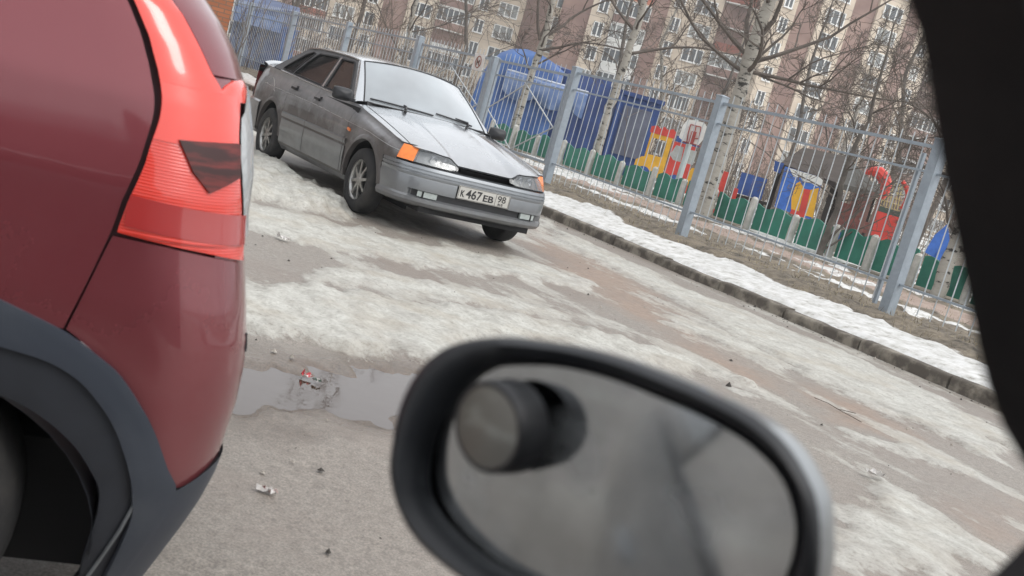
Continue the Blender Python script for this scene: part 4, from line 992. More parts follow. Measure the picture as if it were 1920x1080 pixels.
for sd in (1, -1):
    # windscreen pillar
    m = MB(); P = []
    for i in range(11):
        v = i / 10; a = ws(sd * .975, v, .0); b = ws(sd * 1.0, v, .004); x = -.60 + (-1.13 + .60) * v; z = .912 + (1.285 - .912) * v; c = gh(x, z, sd, .004); d = gh(x - .035, z, sd, 0)
        P.append([a, b, (b + c) / 2 + Vector((.006, sd * .008, .003)), c, d])
    m.grid(P, flip=sd > 0); m.build('windscreen_pillar', GP, gc, angle=60)
    out = [(-.635, .912)] + [(x, ztop(x) + .002) for x in np.linspace(-.75, -2.95, 16)] + [(-2.95, .985), (-2.86, 1.04), (-2.66, 1.15), (-2.50, 1.235), (-2.44, 1.270)] + [(x, ROOFZ(x) - .004) for x in np.linspace(-2.40, -1.16, 10)]
    wins = dict(front=[(-.755, .935), (-1.425, .955), (-1.525, 1.245), (-1.50, 1.258), (-1.22, 1.258), (-1.165, 1.235)],
                rear=[(-1.50, .957), (-2.31, .98), (-2.225, 1.12), (-2.12, 1.225), (-2.08, 1.246), (-1.62, 1.262), (-1.585, 1.245)],
                quarter=[(-2.375, .985), (-2.67, .995), (-2.62, 1.05), (-2.40, 1.20), (-2.27, 1.245), (-2.20, 1.238), (-2.30, 1.12)])
    m = MB(); m.prism(out, lambda u, v, w: gh(u, v, sd, -w), .022, holes=list(wins.values())); m.build('window_surround', [mat('side_frame_paint', (.085, .085, .09), .45, var=.15)] if sd == 1 else [bpy.data.materials['side_frame_paint']], gc, angle=25)
    sg2 = glass_mat('side_glass', trans=.62, refl=.38, dust_or_light=.02) if sd == 1 else bpy.data.materials['side_glass']
    for k, w_ in wins.items():
        m = MB(); m.prism(w_, lambda u, v, w: gh(u, v, sd, -.008 - w), .003); g_ = m.build('window' if k != 'quarter' else 'quarter_window', sg2, gc)
        m = MB(); m.tube([gh(p[0], p[1], sd, .001) for p in w_ + [w_[0]]], .010, 4, cap=False, smooth=False); m.build('seal', SEAL, g_)
    # drip rail
    m = MB(); m.tube([gh(x, ROOFZ(x) + .001, sd, .008) for x in np.linspace(-1.12, -2.44, 16)], .010, 5); m.build('roof_rail', GP, gc)
# B-pillar light strip as in the photo
for sd in (1, -1):
    m = MB(); m.grid([[gh(-1.44 - .095 * v + dx, .95 + .32 * v, sd, .006) for dx in (.012, -.045)] for v in (0, .5, 1)]); m.build('door_pillar', GP, gc)
# roof
def rp(x, t):
    e = gh(x, ROOFZ(x), 1, 0); y = e.y * t; cz = float(np.interp(x, [-2.46, -2.2, -1.7, -1.2, -1.0], [1.318, 1.350, 1.365, 1.360, 1.345])); return Vector((x, y, e.z + (cz - e.z) * (1 - abs(t) ** 2.6)))
m = MB(); P = []
for i in range(15):
    s_ = i / 14; row = []
    for t in [k / 10 for k in range(-10, 11)]:
        x0 = -1.008 - .105 * t * t; x1 = -2.46 + .05 * t * t; row.append(rp(x0 + (x1 - x0) * s_, t))
    P.append(row)
m.grid(P); m.build('roof', GP, gc, angle=40)
# rear window, boot and tail
m = MB(); RWt = lambda t: rp(-2.46 + .05 * t * t, t) ; RWb = lambda t: Vector((-3.02 + .06 * t * t, .64 * t, .985 + .012 * (1 - t * t)))
m.grid([[RWt(t * .93).lerp(RWb(t), v) + Vector((-.3, 0, .9)) * .02 * math.sin(math.pi * v) for v in [i / 8 for i in range(9)]] for t in [i / 8 for i in range(-8, 9)]]); m.build('rear_window', glass_mat('rear_glass', trans=.45, refl=1.2, dust_or_light=.1), gc)
m = MB()
for sd in (1, -1):
    m.grid([[RWt(sd * .93).lerp(RWb(sd), v), gh(-2.44 - .51 * v, 1.270 - .285 * v, sd, .002)] for v in [i / 8 for i in range(9)]])
m.build('rear_pillar', GP, gc, angle=50)
m = MB(); P = []
for i in range(9):
    s_ = i / 8; row = []
    for t in [k / 10 for k in range(-10, 11)]:
        a = RWb(t); a.y = .74 * t; a.z -= .010 * abs(t) ** 4; b = Vector((-3.47 + .10 * abs(t) ** 3, .72 * t, .975 - .012 * t * t)); row.append(a.lerp(b, s_))
    P.append(row)
P.append([p + Vector((-.035, 0, -.03)) for p in P[-1]]); P.append([p + Vector((-.02, 0, -.33)) for p in P[-1]])
m.grid(P); m.build('boot_lid', GP, gc, angle=40)
m = MB(); P = []
for k in range(-12, 13):
    t = k / 12; z = .985 + .055 * (1 - abs(t) ** 6); x = -3.40 + .08 * t * t; y = .68 * t
    P.append([Vector((x + .06, y, z - .05)), Vector((x + .06, y, z - .005)), Vector((x + .03, y, z + .006)), Vector((x - .07, y, z + .016)), Vector((x - .075, y, z - .002)), Vector((x, y, z - .05))])
m.grid(P); m.build('spoiler', GP, gc, angle=45)
m = MB(); ur0, ur1 = u_of_x(-2.86), ARC[-1]
rows = [[SP(ur0 + (ur1 - ur0) * i / 30, z, o, 1) for z, o in ((.25, -.08), (.25, .0), (.30, .015), (.5, .02), (.58, .015), (.60, -.0), (.605, -.1))] for i in range(31)]
full = rows + [[Vector((p.x, -p.y, p.z)) for p in r] for r in rows[::-1]][1:]
m.grid(full); m.build('rear_bumper', GPB, gc, angle=30)
for sd in (1, -1):
    m = MB(); u0_, u1_ = u_of_x(-3.32), u_of_x(-3.5); m.grid([[SP(u0_ + (u1_ - u0_) * i / 8, z, .004, sd) for z in (.66, .72, .80, .88)] for i in range(9)]); m.build('tail_lamp', mat('tail_red', (.35, .02, .02), .2) if sd == 1 else bpy.data.materials['tail_red'], gc)
# the long pale scrape on the rear fender
m = MB(); 
scr = [(-2.95, .80), (-2.86, .865), (-2.76, .872), (-2.68, .845), (-2.60, .80), (-2.55, .755), (-2.50, .742)]
m.tube([SP(u_of_x(x), z, .0005, -1) for x, z in scr], [.002, .004, .003, .004, .003, .004, .001], 4, cap=False); m.tube([SP(u_of_x(x), z, .0005, -1) for x, z in [(-2.93, .79), (-2.84, .80), (-2.80, .785)]], .004, 4, cap=False)
m.build('scratch', mat('scratched_filler', (.42, .40, .38), .8), gc)
# ---------------- underside and cabin
m = MB(); m.box((-1.3, 0, .30), (2.05, 0, 0), (0, .56, 0), (0, 0, .09)); m.box((.25, 0, .45), (.36, 0, 0), (0, .50, 0), (0, 0, .20)); m.box((-2.9, 0, .5), (.5, 0, 0), (0, .5, 0), (0, 0, .22)); m.build('underbody', MT['dark'], gc)
SEATM = mat('seat_cloth', (.045, .035, .035), .9, var=.2); 
for y in (-.34, .34):
    m = MB(); m.box((-1.25, y, .55), (.24, 0, .03), (0, .24, 0), (0, 0, .08)); m.box((-1.60, y, .82), (-.09, 0, .30), (0, .23, 0), (.05, 0, .015)); 
    m.box((-1.73, y, 1.17), (-.02, 0, .07), (0, .12, 0), (.035, 0, .01)); m.build('front_seat', SEATM, gc)
m = MB(); m.box((-2.05, 0, .55), (.24, 0, .02), (0, .60, 0), (0, 0, .08)); m.box((-2.38, 0, .82), (-.10, 0, .26), (0, .60, 0), (.05, 0, .015)); m.build('rear_seat', SEATM, gc)
m = MB(); m.box((-.72, 0, .84), (.17, 0, .02), (0, .64, 0), (-.02, 0, .09)); m.build('dashboard', TRIM, gc)
m = MB(); cst = Vector((-.98, .36, .90)); axs = Vector((-.85, 0, .5)).normalized(); a_ = Vector((0, 1, 0)); b_ = axs.cross(a_)
m.tube([cst + (a_ * math.cos(k * math.pi / 10) + b_ * math.sin(k * math.pi / 10)) * .185 for k in range(21)], .014, 6, cap=False); m.tube([cst - a_ * .18, cst + a_ * .18], .016, 6); m.tube([cst, cst - b_ * .0 - axs * .25], .03, 6); m.build('steering_wheel', TRIM, gc)
# wipers
for (t0, t1, v0, v1, tp) in ((-.90, .0, .085, .045, -.42), (.06, .70, .10, .05, .50)):
    m = MB(); B_ = [ws(t0 + (t1 - t0) * i / 8, v0 + (v1 - v0) * i / 8, .012) for i in range(9)]; m.tube(B_, .0075, 5)
    pv = hood_pt(tp, .98) + Vector((-.04, 0, .02)); m.tube([pv, pv + Vector((-.01, 0, .03)), B_[4] + Vector((0, 0, .016))], [.018, .012, .006], 6); m.build('wiper', TRIM, gc)
m = MB(); c = ws(0, .92, -.06); m.box(c, (.008, 0, .004), (0, .10, 0), (-.015, 0, .028)); m.build('rear_view_mirror', TRIM, gc)
# door mirrors
for sd in (-1, 1):
    m = MB(); P = []; c = Vector((-.66, sd * .855, .955))
    for i in range(7):
        a = i / 6; s_ = math.sqrt(max(0.02, 1 - (a - .0) ** 2 * .85)); P.append([c + Vector((.07 * a - .015, sd * .098 * s_ * math.copysign(abs(math.cos(q_)) ** .5, math.cos(q_)), .060 * s_ * math.copysign(abs(math.sin(q_)) ** .5, math.sin(q_)))) for q_ in [k * math.pi / 12 for k in range(25)]])
    m.grid(P); m.grid([P[-1], [c + Vector((.06, 0, 0))] * 25]); 
    m.box(c + Vector((.0, -sd * .10, -.035)), (.02, 0, 0), (0, .045, .0), (0, 0, .016)); mm = m.build('door_mirror', TRIM, gc, angle=60)
    m = MB(); m.add([c + Vector((-.016, sd * .092 * i_, .054 * j_)) for i_, j_ in ((-1, -1), (1, -1), (1, 1), (-1, 1))], [(0, 1, 2, 3)]); m.build('mirror_glass', MT['mirror'], mm)
    m = MB(); m.prism([(-.66, .915), (-.78, .915), (-.755, .985), (-.71, .975)], lambda u, v, w: gh(u, v, sd, .003 + w), .012); m.build('mirror_base', TRIM, mm)
# ---------------- wheels: tyre, rim with eight spokes
TY = mat('tyre_rubber', (.020, .020, .021), .85, col2=(.06, .055, .05), thr=(.5, .8), scale=7, bump=.2); RM = mat('wheel_alloy', (.42, .42, .41), .35, metal=.8, col2=(.20, .18, .16), thr=(.45, .75), scale=14)
def wheel(cx, sd, steer=0):
    w = MB(); R_ = .287; hw = .083
    prof = [(.178, hw * .92), (.20, hw), (.235, hw * 1.03), (.262, hw * .98), (.279, hw * .82), (.2865, hw * .55), (.287, 0), (.2865, -hw * .55), (.279, -hw * .82), (.262, -hw * .98), (.22, -hw), (.178, -hw * .92)]
    c = Vector((cx, sd * .735, R_)); ax = Vector((math.sin(steer), math.cos(steer), 0)) * 1.0; ax = Vector((steer, sd, 0)).normalized()
    w.lathe(prof, c, ax, 40)
    for gz in (-.03, 0, .03):
        pass
    t = w.build('wheel', TY, gc, angle=40); r = MB()
    r.lathe([(.178, .078), (.180, .066), (.172, .060), (.166, .045), (.160, -.04), (.150, -.05), (.0, -.05)], c, ax, 40)
    rm = r.build('rim', RM, t, angle=40); r = MB(); a_ = ax.orthogonal().normalized(); b_ = ax.cross(a_)
    for k in range(8):
        q_ = k * math.pi / 4 + .2; d_ = a_ * math.cos(q_) + b_ * math.sin(q_); tt = ax.cross(d_)
        p0 = c + ax * .050; vs = []
        for rr2, ww, hh in ((.03, .020, .014), (.10, .011, .012), (.168, .014, .008)):
            for s1, s2 in ((-1, 0), (1, 0), (1, 1), (-1, 1)): vs.append(p0 + d_ * rr2 + tt * s1 * ww + ax * (hh * s2))
        r.add(vs, [(j, (j + 1) % 4, 4 + (j + 1) % 4, 4 + j) for j in range(4)] + [(4 + j, 4 + (j + 1) % 4, 8 + (j + 1) % 4, 8 + j) for j in range(4)])
    r.lathe([(.0, .074), (.022, .072), (.034, .062), (.036, .05)], c, ax, 20)
    r.build('spokes', RM, t, angle=40); r = MB(); r.lathe([(.15, -.01), (0, -.01)], c, ax, 24); r.build('brake_disc', MT['dark'], t)
for cx in (0, -2.47):
    for sd in (-1, 1): wheel(cx, sd, 0.0)
# ================================================================ RED CAR, VERY NEAR, REAR CORNER (u along its flank towards the rear, z up)
def _dir(a): return Vector((math.sin(math.radians(a)), math.cos(math.radians(a)), 0))
RC = .20; _pc = Vector((-.6021, 1.85, 0)) + _dir(80) * -.05 + _dir(170) * -.20
RA = _dir(69); RN = _dir(159); RO_ = _pc + RA * .05 + RN * .20; USH = .20 * math.radians(11)
RZt = [(-0.013, 0.046), (0.102, 0.081), (0.169, 0.105), (0.278, 0.141), (0.352, 0.164), (0.415, 0.177), (0.486, 0.183), (0.555, 0.188), (0.632, 0.186), (0.685, 0.179), (0.766, 0.158), (0.836, 0.140), (0.923, 0.121), (0.993, 0.115), (1.069, 0.098), (1.148, 0.072), (1.197, 0.047), (1.247, 0.009), (1.287, -0.032), (1.40, -.13), (1.62, -.33)]
_za = [r[0] for r in RZt]; _zr = [r[1] for r in RZt]
def rsurf(u, z, off=0):
    u -= USH
    r = float(np.interp(z, _za, _zr)); d0 = float(np.interp(z, [.05, .15, .3, .45, .6, .75, .95, 1.1, 1.25, 1.5, 1.62], [-.09, -.07, -.03, -.008, 0, .004, -.006, -.03, -.07, -.17, -.24]))
    if u <= 0: a = r - RC + u; dd = d0; na, nd = 0, 1
    else:
        th = u / RC
        if th < math.pi / 2: a = r - RC + RC * math.sin(th); dd = d0 - RC * (1 - math.cos(th)); na, nd = math.sin(th), math.cos(th)
        else: a = r; dd = d0 - RC - (u - RC * math.pi / 2); na, nd = 1, 0
    return RO_ + RA * (a + na * off) + RN * (dd + nd * off) + Vector((0, 0, z))
LOCAL[0] = False
rc = empty('red_car', RO_ + RA * -.5 + RN * -.8, 'dark red car very close at the left, showing its bright red tail lamp', 'car')
RP = paint('dark_red_paint', (.19, .030, .040), dust_or_light=.22, metal=.45, rough=.22, coat=.9, dust_or_shade=(.24, .15, .145), low=.9)
CL = mat('grey_cladding', (.036, .044, .060), .5, col2=(.058, .066, .080), thr=(.45, .75), scale=5)
def resamp(P, n):
    d = [0]
    for i in range(1, len(P)): d.append(d[-1] + math.hypot(P[i][0] - P[i - 1][0], P[i][1] - P[i - 1][1]))
    return [(float(np.interp(d[-1] * k / n, d, [p[0] for p in P])), float(np.interp(d[-1] * k / n, d, [p[1] for p in P]))) for k in range(n + 1)]
def smooth(P, n=6): return catmull(P, n)
def patch(A, B, n=40, mcols=24, off=.0, bev=.004, f=rsurf, smoothit=True):
    """sheet between two boundary curves in (u,z), edges rolled inwards"""
    if smoothit: A, B = smooth(A), smooth(B)
    A = resamp(A, n); B = resamp(B, n); G = []
    for i in range(n + 1):
        row = []
        for j in range(mcols + 1):
            t = j / mcols; row.append((A[i][0] * (1 - t) + B[i][0] * t, A[i][1] * (1 - t) + B[i][1] * t))
        G.append(row)
    def pt(q, o): return f(q[0], q[1], o)
    P = []
    for i in range(n + 1):
        r = [pt(q, off) for q in G[i]]
        P.append([pt(G[i][0], off - bev * 3)] + [pt(G[i][0], off - bev * .3)] + r[1:-1] + [pt(G[i][-1], off - bev * .3), pt(G[i][-1], off - bev * 3)])
    top = [pt(q, off - bev * 3) for q in ([G[0][0]] + G[0] + [G[0][-1]])]; bot = [pt(q, off - bev * 3) for q in ([G[-1][0]] + G[-1] + [G[-1][-1]])]
    m = MB(); m.grid([top] + P + [bot]); return m
SEAM = [(0.066, 1.36), (0.065, 1.309), (0.067, 1.248), (0.063, 1.201), (0.062, 1.146), (0.064, 1.101), (0.057, 1.065), (0.039, 1.005), (0.020, 0.939), (-0.004, 0.866), (-0.042, 0.783), (-0.088, 0.691)]
LAMP_L = [(0.074, 1.34), (0.078, 1.311), (0.079, 1.25), (0.076, 1.204), (0.075, 1.156), (0.077, 1.107), (0.068, 1.067), (0.051, 1.016), (0.033, 0.95), (0.008, 0.874)]
ARCH_O = [(-0.088, 0.688), (-0.148, 0.71), (-0.19, 0.724), (-0.241, 0.736), (-0.317, 0.735), (-.42, .72), (-.55, .67), (-.66, .58), (-.72, .47), (-.75, .30)]
# rear quarter panel: above and behind the arch, up to the side window
m = patch([(-.9, 1.36), (-.9, 1.2), (-.9, 1.0), (-.9, .85), (-.80, .70), (-.55, .69), (-.42, .735), (-.317, .75)], SEAM[:-1] + [(-.10, .70)], 60, 40, smoothit=True)
m = MB(); Aq = resamp(smooth(SEAM), 44)
rows = []
for (u1, z1) in Aq:
    row = []
    for j in range(31):
        t = j / 30; u = u1 * (1 - t) + -.95 * t; 
        zl = float(np.interp(u, [-.95, -.72, -.66, -.55, -.42, -.317, -.241, -.19, -.148, -.088, .1], [.30, .47, .58, .67, .72, .735, .736, .724, .71, .688, .60]))
        zz = 1.36 + (zl - 1.36) * (1.36 - z1) / (1.36 - .691); zz = z1 * (1 - min(1, t * 6)) + zz * min(1, t * 6)
        row.append(rsurf(u, zz, 0))
    rows.append([rsurf(u1 + .001, z1, -.012)] + row)
m.grid(rows); m.build('rear_quarter', RP, rc, angle=50)
# bumper, painted part below the lamp
SE2 = [(-0.000, 0.862), (-0.038, 0.783), (-0.083, 0.691)]
left = SE2 + [(-.034, .66), (.015, .624), (.079, .545), (.128, .467), (.165, .416)]
m = MB(); rows = []
Lb = resamp(smooth(SE2), 14) + resamp(smooth([(-.083, .691), (-.034, .657), (.015, .621), (.079, .542), (.128, .464), (.165, .413)]), 26)[1:]
for (u1, z1) in Lb:
    row = [rsurf(u1, z1, -.012), rsurf(u1, z1, -.001)]
    for j in range(1, 41):
        t = (j / 40) ** 1.3; u = u1 * (1 - t) + 1.75 * t
        ztop_ = .838; k = (z1 - .413) / (.862 - .413); zbt = float(np.interp(u, [.165, .191, .223, .261, .32, 1.75], [.413, .424, .437, .449, .455, .455]))
        tt = float(np.interp(u, [0, .082, .164, .292, 1.75], [.862, .861, .853, .836, .83])); zz = zbt + (tt - zbt) * k; w = min(1, (u - u1) / .10); row.append(rsurf(u, z1 * (1 - w) + zz * w, 0))
    rows.append(row)
rows = [[rsurf(0.3 * 0, 0, 0)] * 0 or [p - Vector((0, 0, .0)) + (-RN) * .015 for p in rows[0]]] + rows
m.grid(rows); m.build('rear_bumper', RP, rc, angle=50)
# cladding round the arch: pale outer band and darker inner band
CO = [(-.95, .30), (-.88, .47), (-.80, .60), (-.66, .70), (-.52, .735), (-0.42, 0.742), (-0.317, 0.735), (-0.241, 0.736), (-0.19, 0.724), (-0.148, 0.71), (-0.088, 0.688), (-0.034, 0.657), (0.015, 0.621), (0.079, 0.542), (0.128, 0.464), (0.165, 0.413), (.17, .35), (.17, .25), (.17, .12)]
CM = [(-.80, .30), (-.77, .44), (-.70, .55), (-.60, .62), (-.50, .65), (-.42, .66), (-0.32, 0.655), (-0.244, 0.655), (-0.191, 0.645), (-0.111, 0.632), (-0.06, 0.61), (-0.027, 0.583), (0.02, 0.530), (0.062, 0.459), (0.085, 0.405), (.10, .37), (.115, .30), (.13, .22), (.15, .12)]
CI = [(-.70, .30), (-.68, .40), (-.62, .49), (-.55, .535), (-.48, .56), (-.42, .568), (-0.351, 0.570), (-0.234, 0.568), (-0.161, 0.553), (-0.103, 0.530), (-0.045, 0.492), (-0.005, 0.452), (0.029, 0.406), (.042, .37), (0.052, 0.33), (.060, .30), (.075, .25), (.095, .20), (.12, .12)]
m = patch([p for p in CO], [p for p in CM], 80, 6, off=.010); m.build('wheel_arch_trim', CL, rc, angle=60)
CLD = mat('dark_cladding', (.018, .021, .028), .6, var=.3, scale=6)
m = patch(CM, CI, 80, 6, off=-.002); m.build('wheel_arch_flange', CLD, rc, angle=60)
# grey lower bumper wrapping to the rear
m = patch([(.1655, .413), (.171, .35), (.171, .25), (.171, .10)], [(1.75, .45), (1.75, .35), (1.75, .25), (1.75, .10)], 24, 40, off=.004, smoothit=False)
rows = []
for i in range(21):
    k = i / 20; row = []
    for j in range(41):
        t = (j / 40) ** 1.3; u = .166 + (1.75 - .166) * t; zt_ = float(np.interp(u, [.165, .191, .223, .261, .32, 1.75], [.411, .422, .435, .447, .453, .453])); row.append(rsurf(u, zt_ + (.10 - zt_) * k, .006 - .004 * k))
    rows.append(row)
m = MB(); m.grid(rows); m.grid([rows[-1], [p - RN * .1 - RA * .1 + Vector((0, 0, -.01)) for p in rows[-1]]]); lb = m.build('lower_bumper', CL, rc, angle=60)
m = MB(); m.tube([rsurf(.098, z, .004) for z in (.405, .33, .25, .17, .10)], .0035, 5, cap=False); m.tube([rsurf(u, z, .006) for u, z in ((.085, .405), (.10, .404), (.125, .410))], .003, 5, cap=False); m.build('trim_edge', mat('scuffed_edge', (.14, .15, .16), .5), rc)
# red lamp cluster: outer red lens with fluted lower part, dark inner reflector, clear strip at the rear edge
def lampmat(name, c, ribs, rough=.16, emis=0):
    m, n, b = new_mat(name); N = n.nodes.new; L = n.links.new; geo = N('ShaderNodeNewGeometry')
    b.inputs['Base Color'].default_value = (*c, 1); setp(b, Roughness=rough); b.inputs['Coat Weight'].default_value = 1; b.inputs['Coat Roughness'].default_value = .05
    if ribs:
        w = N('ShaderNodeTexWave'); w.bands_direction = 'Z'; w.inputs['Scale'].default_value = 58; w.wave_profile = 'SIN'; w.inputs['Distortion'].default_value = 0
        L(geo.outputs['Position'], w.inputs['Vector']); r = N('ShaderNodeValToRGB'); L(w.outputs[0], r.inputs[0]); r.color_ramp.elements[0].color = (*[x * .94 for x in c], 1); r.color_ramp.elements[1].color = (*c, 1); L(r.outputs[0], b.inputs['Base Color'])
        bp = N('ShaderNodeBump'); bp.inputs['Strength'].default_value = .25; bp.inputs['Distance'].default_value = .003; L(w.outputs[0], bp.inputs['Height']); L(bp.outputs[0], b.inputs['Normal'])
    return m
LR = lampmat('red_lens', (.78, .050, .030), False); LRR = lampmat('ribbed_red_lens', (.70, .045, .028), True)
LR_R = [(0.142, 1.34), (0.16, 1.268), (0.166, 1.235), (0.170, 1.196), (0.181, 1.161), (0.202, 1.131), (.235, 1.140), (.27, 1.150), (.296, 1.155)]
lamp = MB(); 
edge = [(0.142, 1.36), (0.146, 1.33), (0.152, 1.30), (0.16, 1.268), (0.166, 1.235), (0.170, 1.196), (0.181, 1.161), (0.202, 1.131)]
LL = smooth([(.076, 1.36)] + LAMP_L[1:])
def ul(z): 
    Z_ = [p[1] for p in LL][::-1]; U_ = [p[0] for p in LL][::-1]; return float(np.interp(z, Z_, U_))
def ur(z): return float(np.interp(z, [.841, .882, .927, .986, 1.023, 1.069, 1.116, 1.125, 1.131, 1.161, 1.196, 1.235, 1.268, 1.36], [.286, .278, .270, .243, .236, .236, .252, .258, .202, .181, .170, .166, .16, .142]))
def lamp_rows(z0, z1, n, f0, f1, off, cols=18, zs=None):
    R = []
    for i in range(n + 1):
        z = z0 + (z1 - z0) * i / n; a = f0(z); b = f1(z); R.append([rsurf(a, z, off - .012)] + [rsurf(a + (b - a) * j / cols, z, off + .004 * math.sin(math.pi * j / cols)) for j in range(cols + 1)] + [rsurf(b, z, off - .012)])
    return R
hump = lambda z: float(np.interp(z, [1.10, 1.125, 1.145, 1.155], [.256, .262, .285, .30]))
lamp.grid(lamp_rows(1.36, 1.131, 30, ul, ur, .004)); lamp.grid(lamp_rows(1.131, 1.035, 14, ul, lambda z: max(ur(z) if z < 1.12 else .256, .236), .004))
# raised shoulder at the top rear of the lamp
P = []
for i in range(9):
    u = .195 + (.31 - .195) * i / 8; zt_ = float(np.interp(u, [.195, .202, .225, .25, .296, .312], [1.134, 1.133, 1.146, 1.155, 1.160, 1.155])); P.append([rsurf(u, zt_ + .001, -.01), rsurf(u, zt_, .004), rsurf(u, (zt_ + 1.125) / 2, .006), rsurf(u, 1.122, .004)])
lamp.grid(P); tl = lamp.build('tail_lamp', LR, rc, angle=60)
lb_ = lambda z: float(np.interp(z, [.84, .99, 1.035], [.05, .155, .115]))
m = MB(); m.grid(lamp_rows(1.034, .872, 26, ul, lambda z: max(ur(z) if z < 1.12 else .256, .236), .0035))
R = []
for j in range(19):
    u = .008 + (.286 - .008) * j / 18; zb_ = float(np.interp(u, [0, .082, .163, .282], [.871, .866, .859, .842])); R.append([rsurf(u, .873, .0035), rsurf(u, (.873 + zb_) / 2, .0035), rsurf(u, zb_, .003), rsurf(u, zb_ - .001, -.012)])
m.grid(R, mi=0); rl = m.build('ribbed_lens', LRR, tl, angle=60)
m = MB(); m.grid([[rsurf(float(np.interp(z, [.84, .94], [.012, .028])) + (.283 - .03) * j / 14, z - .012 * j / 14, .009) for j in range(15)] for z in (.938, .92, .90, .885)]); m.build('shaded_lens_band', lampmat('shaded_red_lens', (.36, .028, .026), False), tl)  # painted shade: a darker red strip laid over the lower lens
# dark reflector wedge seen inside the lamp
m = MB(); wedge = [(.099, 1.043), (.165, 1.050), (.228, 1.053), (.228, .996), (.19, .980), (.157, .964), (.122, .995)]
cen = (sum(p[0] for p in wedge) / 7, sum(p[1] for p in wedge) / 7)
m.grid([[rsurf(cen[0] + (p[0] - cen[0]) * s_, cen[1] + (p[1] - cen[1]) * s_, .0125) for p in wedge + [wedge[0]]] for s_ in (0.01, .5, .98, 1.0)]); m.grid([[rsurf(p[0], p[1], .0125) for p in wedge + [wedge[0]]], [rsurf(p[0], p[1], .002) for p in wedge + [wedge[0]]]])
m.build('reflector', mat('dark_reflector', (.035, .008, .008), .55, col2=(.14, .02, .018), thr=(.45, .6), scale=9, sc3=(1, 1, 8)), tl)
# clear strip
m = MB(); R = []
for i in range(25):
    z = 1.152 - (1.152 - .885) * i / 24; a = ur(min(z, 1.118)) + .004 if z < 1.10 else .262 + (z - 1.10) * .8
    R.append([rsurf(a + (.36 - a) * j / 8, z, .006) for j in range(9)] + [rsurf(.37, z, -.02)])
m.grid(R); m.build('clear_lens', mat('clear_lens', (.42, .44, .45), .18, coat=1, bump=.4, scale=50), tl, angle=60)
# tailgate and its pillar, side window, roof, flank forward of the arch
m = MB(); R = []
for i in range(31):
    z = 1.62 - (1.62 - 1.16) * i / 30; a = float(np.interp(z, [1.133, 1.161, 1.196, 1.235, 1.268, 1.36, 1.62], [.206, .186, .175, .171, .165, .148, .12]))
    R.append([rsurf(a, z, -.01)] + [rsurf(a + (1.75 - a) * (j / 30) ** 1.6, z, 0) for j in range(31)])
m.grid(R); m.build('tailgate', RP, rc, angle=50)
m = MB(); m.grid([[rsurf(u, z, -.004) for u in (.19, .24, .29, .33, .38, .6, 1.0, 1.75)] for z in (1.17, 1.13, 1.05, .97, .90, .84)]); m.build('tailgate_lower', RP, rc, angle=50)
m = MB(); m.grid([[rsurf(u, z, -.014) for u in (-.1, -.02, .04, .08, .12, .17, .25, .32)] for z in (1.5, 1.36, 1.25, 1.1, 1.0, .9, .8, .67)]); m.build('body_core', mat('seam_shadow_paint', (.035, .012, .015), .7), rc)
m = MB(); m.grid([[rsurf(u, z, .0) for u in (-3.5, -2.5, -1.5, -.95)] for z in (1.36, 1.1, .9, .6, .3)]); m.build('flank', RP, rc, angle=50)
m = MB(); m.grid([[rsurf(u, z, .0) for u in (-3.0, -2.0, -1.0, -.5, -.25)] for z in (1.36, 1.45, 1.56)]); m.build('side_window', glass_mat('privacy_glass', trans=.25, refl=1.2), rc)
m = MB(); m.grid([[rsurf(u, z, .0) for u in (-.25, -.1, 0, .07, .13)] for z in (1.36, 1.45, 1.56)]); m.build('rear_pillar', RP, rc, angle=50)
m = MB(); m.grid([[rsurf(u, 1.56, 0) for u in (-3.0, -2.0, -1.0, -.3, .1)], [rsurf(u, 1.62, -.02) for u in (-3.0, -2.0, -1.0, -.3, .1)], [rsurf(u, 1.64, -.8) for u in (-3.0, -2.0, -1.0, -.3, .1)], [rsurf(u, 1.60, -1.5) for u in (-3.0, -2.0, -1.0, -.3, .1)]]); m.build('roof', RP, rc, angle=50)
m = MB(); m.tube([rsurf(.31, z, -.003) for z in (.70, .68, .665)], .006, 5); m.build('parking_sensor', MT['black'], rc)
# wheel and liner
def flank(u, z, dep): r = .15; return RO_ + RA * (r - RC + u) + RN * dep + Vector((0, 0, z))
wc = flank(-.40, .295, -.06); w = MB()
w.lathe([(.20, .0), (.22, .008), (.262, .0), (.284, -.02), (.294, -.055), (.295, -.11), (.294, -.17), (.28, -.21), (.20, -.22)], wc, RN, 56); wh = w.build('wheel', TY, rc, angle=40)
w = MB(); w.lathe([(.20, .0), (.205, -.012), (.19, -.02), (.18, -.10), (0, -.11)], wc, RN, 40); w.lathe([(0, -.02), (.06, -.02), (.07, -.04), (.07, -.1)], wc, RN, 20)
for k in range(5):
    a = k * 2 * math.pi / 5 + .3; d_ = RA * math.cos(a) + Vector((0, 0, math.sin(a))); t_ = RN.cross(d_); w.box(wc + d_ * .12 - RN * .035, d_ * .075, t_ * .026, RN * .012)
w.build('rim', RM, wh, angle=40)
lc = flank(-.37, .28, 0); m = MB(); P = []
for k in range(25):
    a = math.radians(-2 + 184 * k / 24); rr3 = .395 if k else .395; P.append([lc + RA * rr3 * math.cos(a) + Vector((0, 0, .31 * math.sin(a) + .0)) + RN * dep for dep in (-.02, -.12, -.24, -.34)])
P2 = [p[-1] for p in P]; m.grid(P); m.grid([P2, [lc + RN * -.34] * 25]); m.build('wheel_liner', CLD, rc, angle=50)
m = MB(); m.box(flank(-1.6, .285, -.5), RA * 1.7, RN * .28, Vector((0, 0, .125))); m.build('underbody', MT['dark'], rc)

